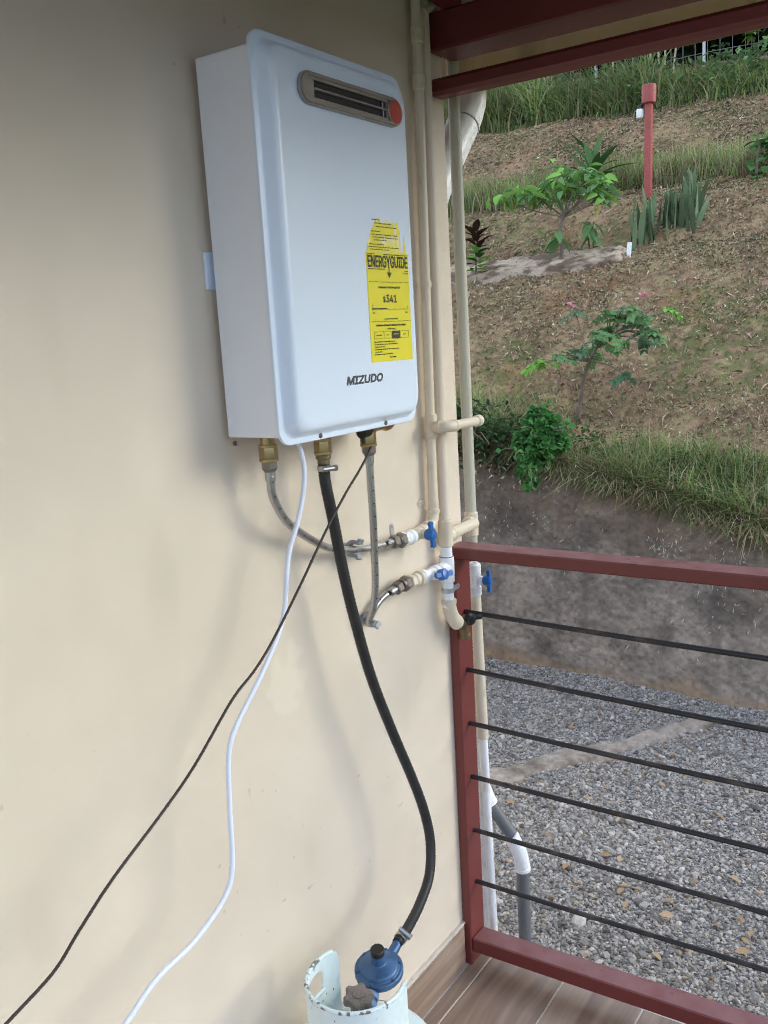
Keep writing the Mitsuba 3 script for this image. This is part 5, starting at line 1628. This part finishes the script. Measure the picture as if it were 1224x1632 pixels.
def bend_sheet(poly, th, R):
    m = extrude(poly, th)
    v, f = trimesh.remesh.subdivide_to_size(m.vertices, m.faces, 0.010)
    m = trimesh.Trimesh(v, f, process=True)
    a = m.vertices[:, 0] / R
    r = R - m.vertices[:, 2]
    z = m.vertices[:, 1]
    flare = 0.0
    m.vertices = np.stack([CX + (r + flare) * np.cos(a), CY + (r + flare) * np.sin(a), z], 1)
    trimesh.repair.fix_normals(m)
    return m


a0, a1 = math.radians(58) * Rc, math.radians(310) * Rc
low = zb_
sheet = Polygon([(a0, low + 0.004), (a0, zt - 0.016), (a0 + 0.004, zt - 0.005), (a0 + 0.014, zt), (a1 - 0.030, zt), (a1 - 0.014, zt - 0.004), (a1 - 0.004, zt - 0.014), (a1, zt - 0.032), (a1, zt - 0.075), (a1 - 0.02, low), (a0, low)])
slot1 = Polygon(rr_loop(math.radians(106) * Rc - 0.036, math.radians(106) * Rc + 0.036, zt - 0.062, zt - 0.022, 0.010, 6))
slot2 = Polygon(rr_loop(math.radians(275) * Rc - 0.030, math.radians(275) * Rc + 0.030, low + 0.006, low + 0.030, 0.008, 6))
part(gc, 'collar', bend_sheet(sheet.difference(slot1).difference(slot2), 0.0035, Rc), 'cylinder_paint', 40, label='chipped pale mint collar with a hand slot')
aa = np.linspace(math.radians(66), math.radians(290), 60)
part(gc, 'collar_rim', sweep(np.stack([CX + (Rc - 0.002) * np.cos(aa), CY + (Rc - 0.002) * np.sin(aa), np.full(60, zt - 0.001)], 1), 0.0038, 10), 'cylinder_paint', True)
ab = np.linspace(math.radians(106) - 0.40, math.radians(106) + 0.40, 14)
part(gc, 'slot_lip', sweep(np.stack([CX + (Rc - 0.006) * np.cos(ab), CY + (Rc - 0.006) * np.sin(ab), np.full(14, zt - 0.0605)], 1), 0.0036, 8), 'cylinder_paint', True)
part(gc, 'valve', cat(ring((CX, CY, 0.372), (0, 0, 1), 0.004, 0.017, 0.012, 20), rod((CX, CY, 0.378), (CX, CY, 0.415), 0.0125, 18), hexnut((CX, CY, 0.413), (0, 0, 1), 0.0125, 0.012), rod((CX, CY, 0.398), (CX + 0.034, CY + 0.006, 0.400), 0.0135, 18)), 'old_brass', 30)
kn = []
for k in range(96):
    t = k / 96 * 2 * np.pi
    rr = 0.0245 + 0.0030 * np.tanh(2.2 * np.cos(6 * t))
    kn.append((rr * np.cos(t), rr * np.sin(t)))
kp = Polygon(kn)
kl = [(kp.buffer(-0.0025), 0.0), (kp, 0.0025), (kp, 0.0135), (kp.buffer(-0.0015), 0.0155), (kp.buffer(-0.0035), 0.0165)]
kv = []
for p_, z in kl:
    bnd = p_.exterior
    kv.append(np.array([(*bnd.interpolate(s, normalized=True).coords[0], z) for s in np.linspace(0, 1, 120, endpoint=False)]))
start = kv[1]
KV = []
for a in kv:
    ang = np.arctan2(a[:, 1], a[:, 0]); o = np.argsort(ang); KV.append(a[o])
nk_ = 120
V = np.vstack(KV + [np.array([[0, 0, 0.0]]), np.array([[0, 0, 0.0165]])])
F = []
for i in range(len(KV) - 1):
    for j in range(nk_):
        a, b, c, d = i * nk_ + j, i * nk_ + (j + 1) % nk_, (i + 1) * nk_ + (j + 1) % nk_, (i + 1) * nk_ + j
        F += [[a, b, c], [a, c, d]]
for j in range(nk_):
    F += [[len(V) - 2, (j + 1) % nk_, j], [len(V) - 1, (len(KV) - 1) * nk_ + j, (len(KV) - 1) * nk_ + (j + 1) % nk_]]
km = trimesh.Trimesh(V, F, process=False)
km = cat(km, lathe([(0.0, 0.0165), (0.0105, 0.0165), (0.0105, 0.0185), (0.009, 0.0195), (0, 0.0185)], 24))
km.apply_transform(trimesh.transformations.euler_matrix(0.10, -0.12, 0.4))
km.apply_translation((CX + 0.014, CY + 0.008, 0.424))
part(gc, 'knob', km, 'knob_grey', 35, label='weathered grey six-lobed valve knob')

RXc, RYc, RZc = -0.588, -0.158, 0.424
rg = thing('gas_regulator', 'round blue metal gas regulator with a black cap screwed onto the cylinder valve', 'gas regulator')
tilt = np.array([-0.16, -0.10, 1.0])
dome = lathe([(0.0, -0.020), (0.030, -0.019), (0.0405, -0.012), (0.0435, -0.0075), (0.0445, -0.006), (0.0445, 0.0035), (0.0425, 0.0050), (0.0385, 0.0052), (0.0365, 0.0066), (0.0355, 0.0095), (0.0325, 0.0120), (0.022, 0.0165), (0.0155, 0.0185), (0.0140, 0.0200), (0.0132, 0.0225), (0.0126, 0.0360), (0.0118, 0.0380), (0, 0.0380)], 56, (RXc, RYc, RZc), tilt)
part(rg, 'body', dome, 'reg_blue', 32)
td = tilt / np.linalg.norm(tilt)
part(rg, 'cap', lathe([(0, 0.0365), (0.0118, 0.0365), (0.0128, 0.0375), (0.0128, 0.0480), (0.0116, 0.0495), (0.0, 0.0495)], 28, (RXc, RYc, RZc), tilt), 'black_plastic', 35)
ex = np.cross(td, [0, 1.0, 0]); ex /= np.linalg.norm(ex); ey = np.cross(td, ex)
for k in range(6):
    t = k * np.pi / 3 + 0.25
    p_ = np.array([RXc, RYc, RZc]) + (ex * np.cos(t) + ey * np.sin(t)) * 0.0402
    part(rg, 'bolt', cat(rod(p_ - td * 0.008, p_ + td * 0.0062, 0.0036, 10), rod(p_ + td * 0.0062, p_ + td * 0.0082, 0.0030, 10, 0.002)), 'reg_blue', 30)
part(rg, 'inlet', cat(rod((CX + 0.032, CY + 0.006, 0.400), (RXc - 0.025, RYc - 0.005, 0.408), 0.0125, 18), hexnut((CX + 0.030, CY + 0.0055, 0.3995), (1, 0.18, 0.05), 0.0165, 0.016), hexnut((CX + 0.050, CY + 0.010, 0.402), (1, 0.2, 0.12), 0.0145, 0.012)), 'reg_blue', 25)
part(rg, 'outlet', cat(rod((RXc + 0.030, RYc, RZc - 0.002), (RXc + 0.062, RYc + 0.001, RZc + 0.010), 0.0095, 16), rod((RXc + 0.055, RYc + 0.001, RZc + 0.010), (RXc + 0.075, RYc + 0.002, RZc + 0.0125), 0.0075, 14)), 'reg_blue')
tm = meshkit.text_mesh('INLET', 0.0052, 0.0006, True)
tm.vertices[:, 0] -= tm.bounds[1][0] / 2
tm.vertices[:, 1] -= 0.031
tm.apply_transform(trimesh.transformations.rotation_matrix(0.40, [1, 0, 0], [0, -0.027, 0]))
tm.vertices[:, 2] += 0.0140
tm.apply_transform(trimesh.transformations.rotation_matrix(-0.75, [0, 0, 1]))
part(rg, 'raised_lettering', aim(tm, (RXc, RYc, RZc), tilt), 'reg_blue', False)
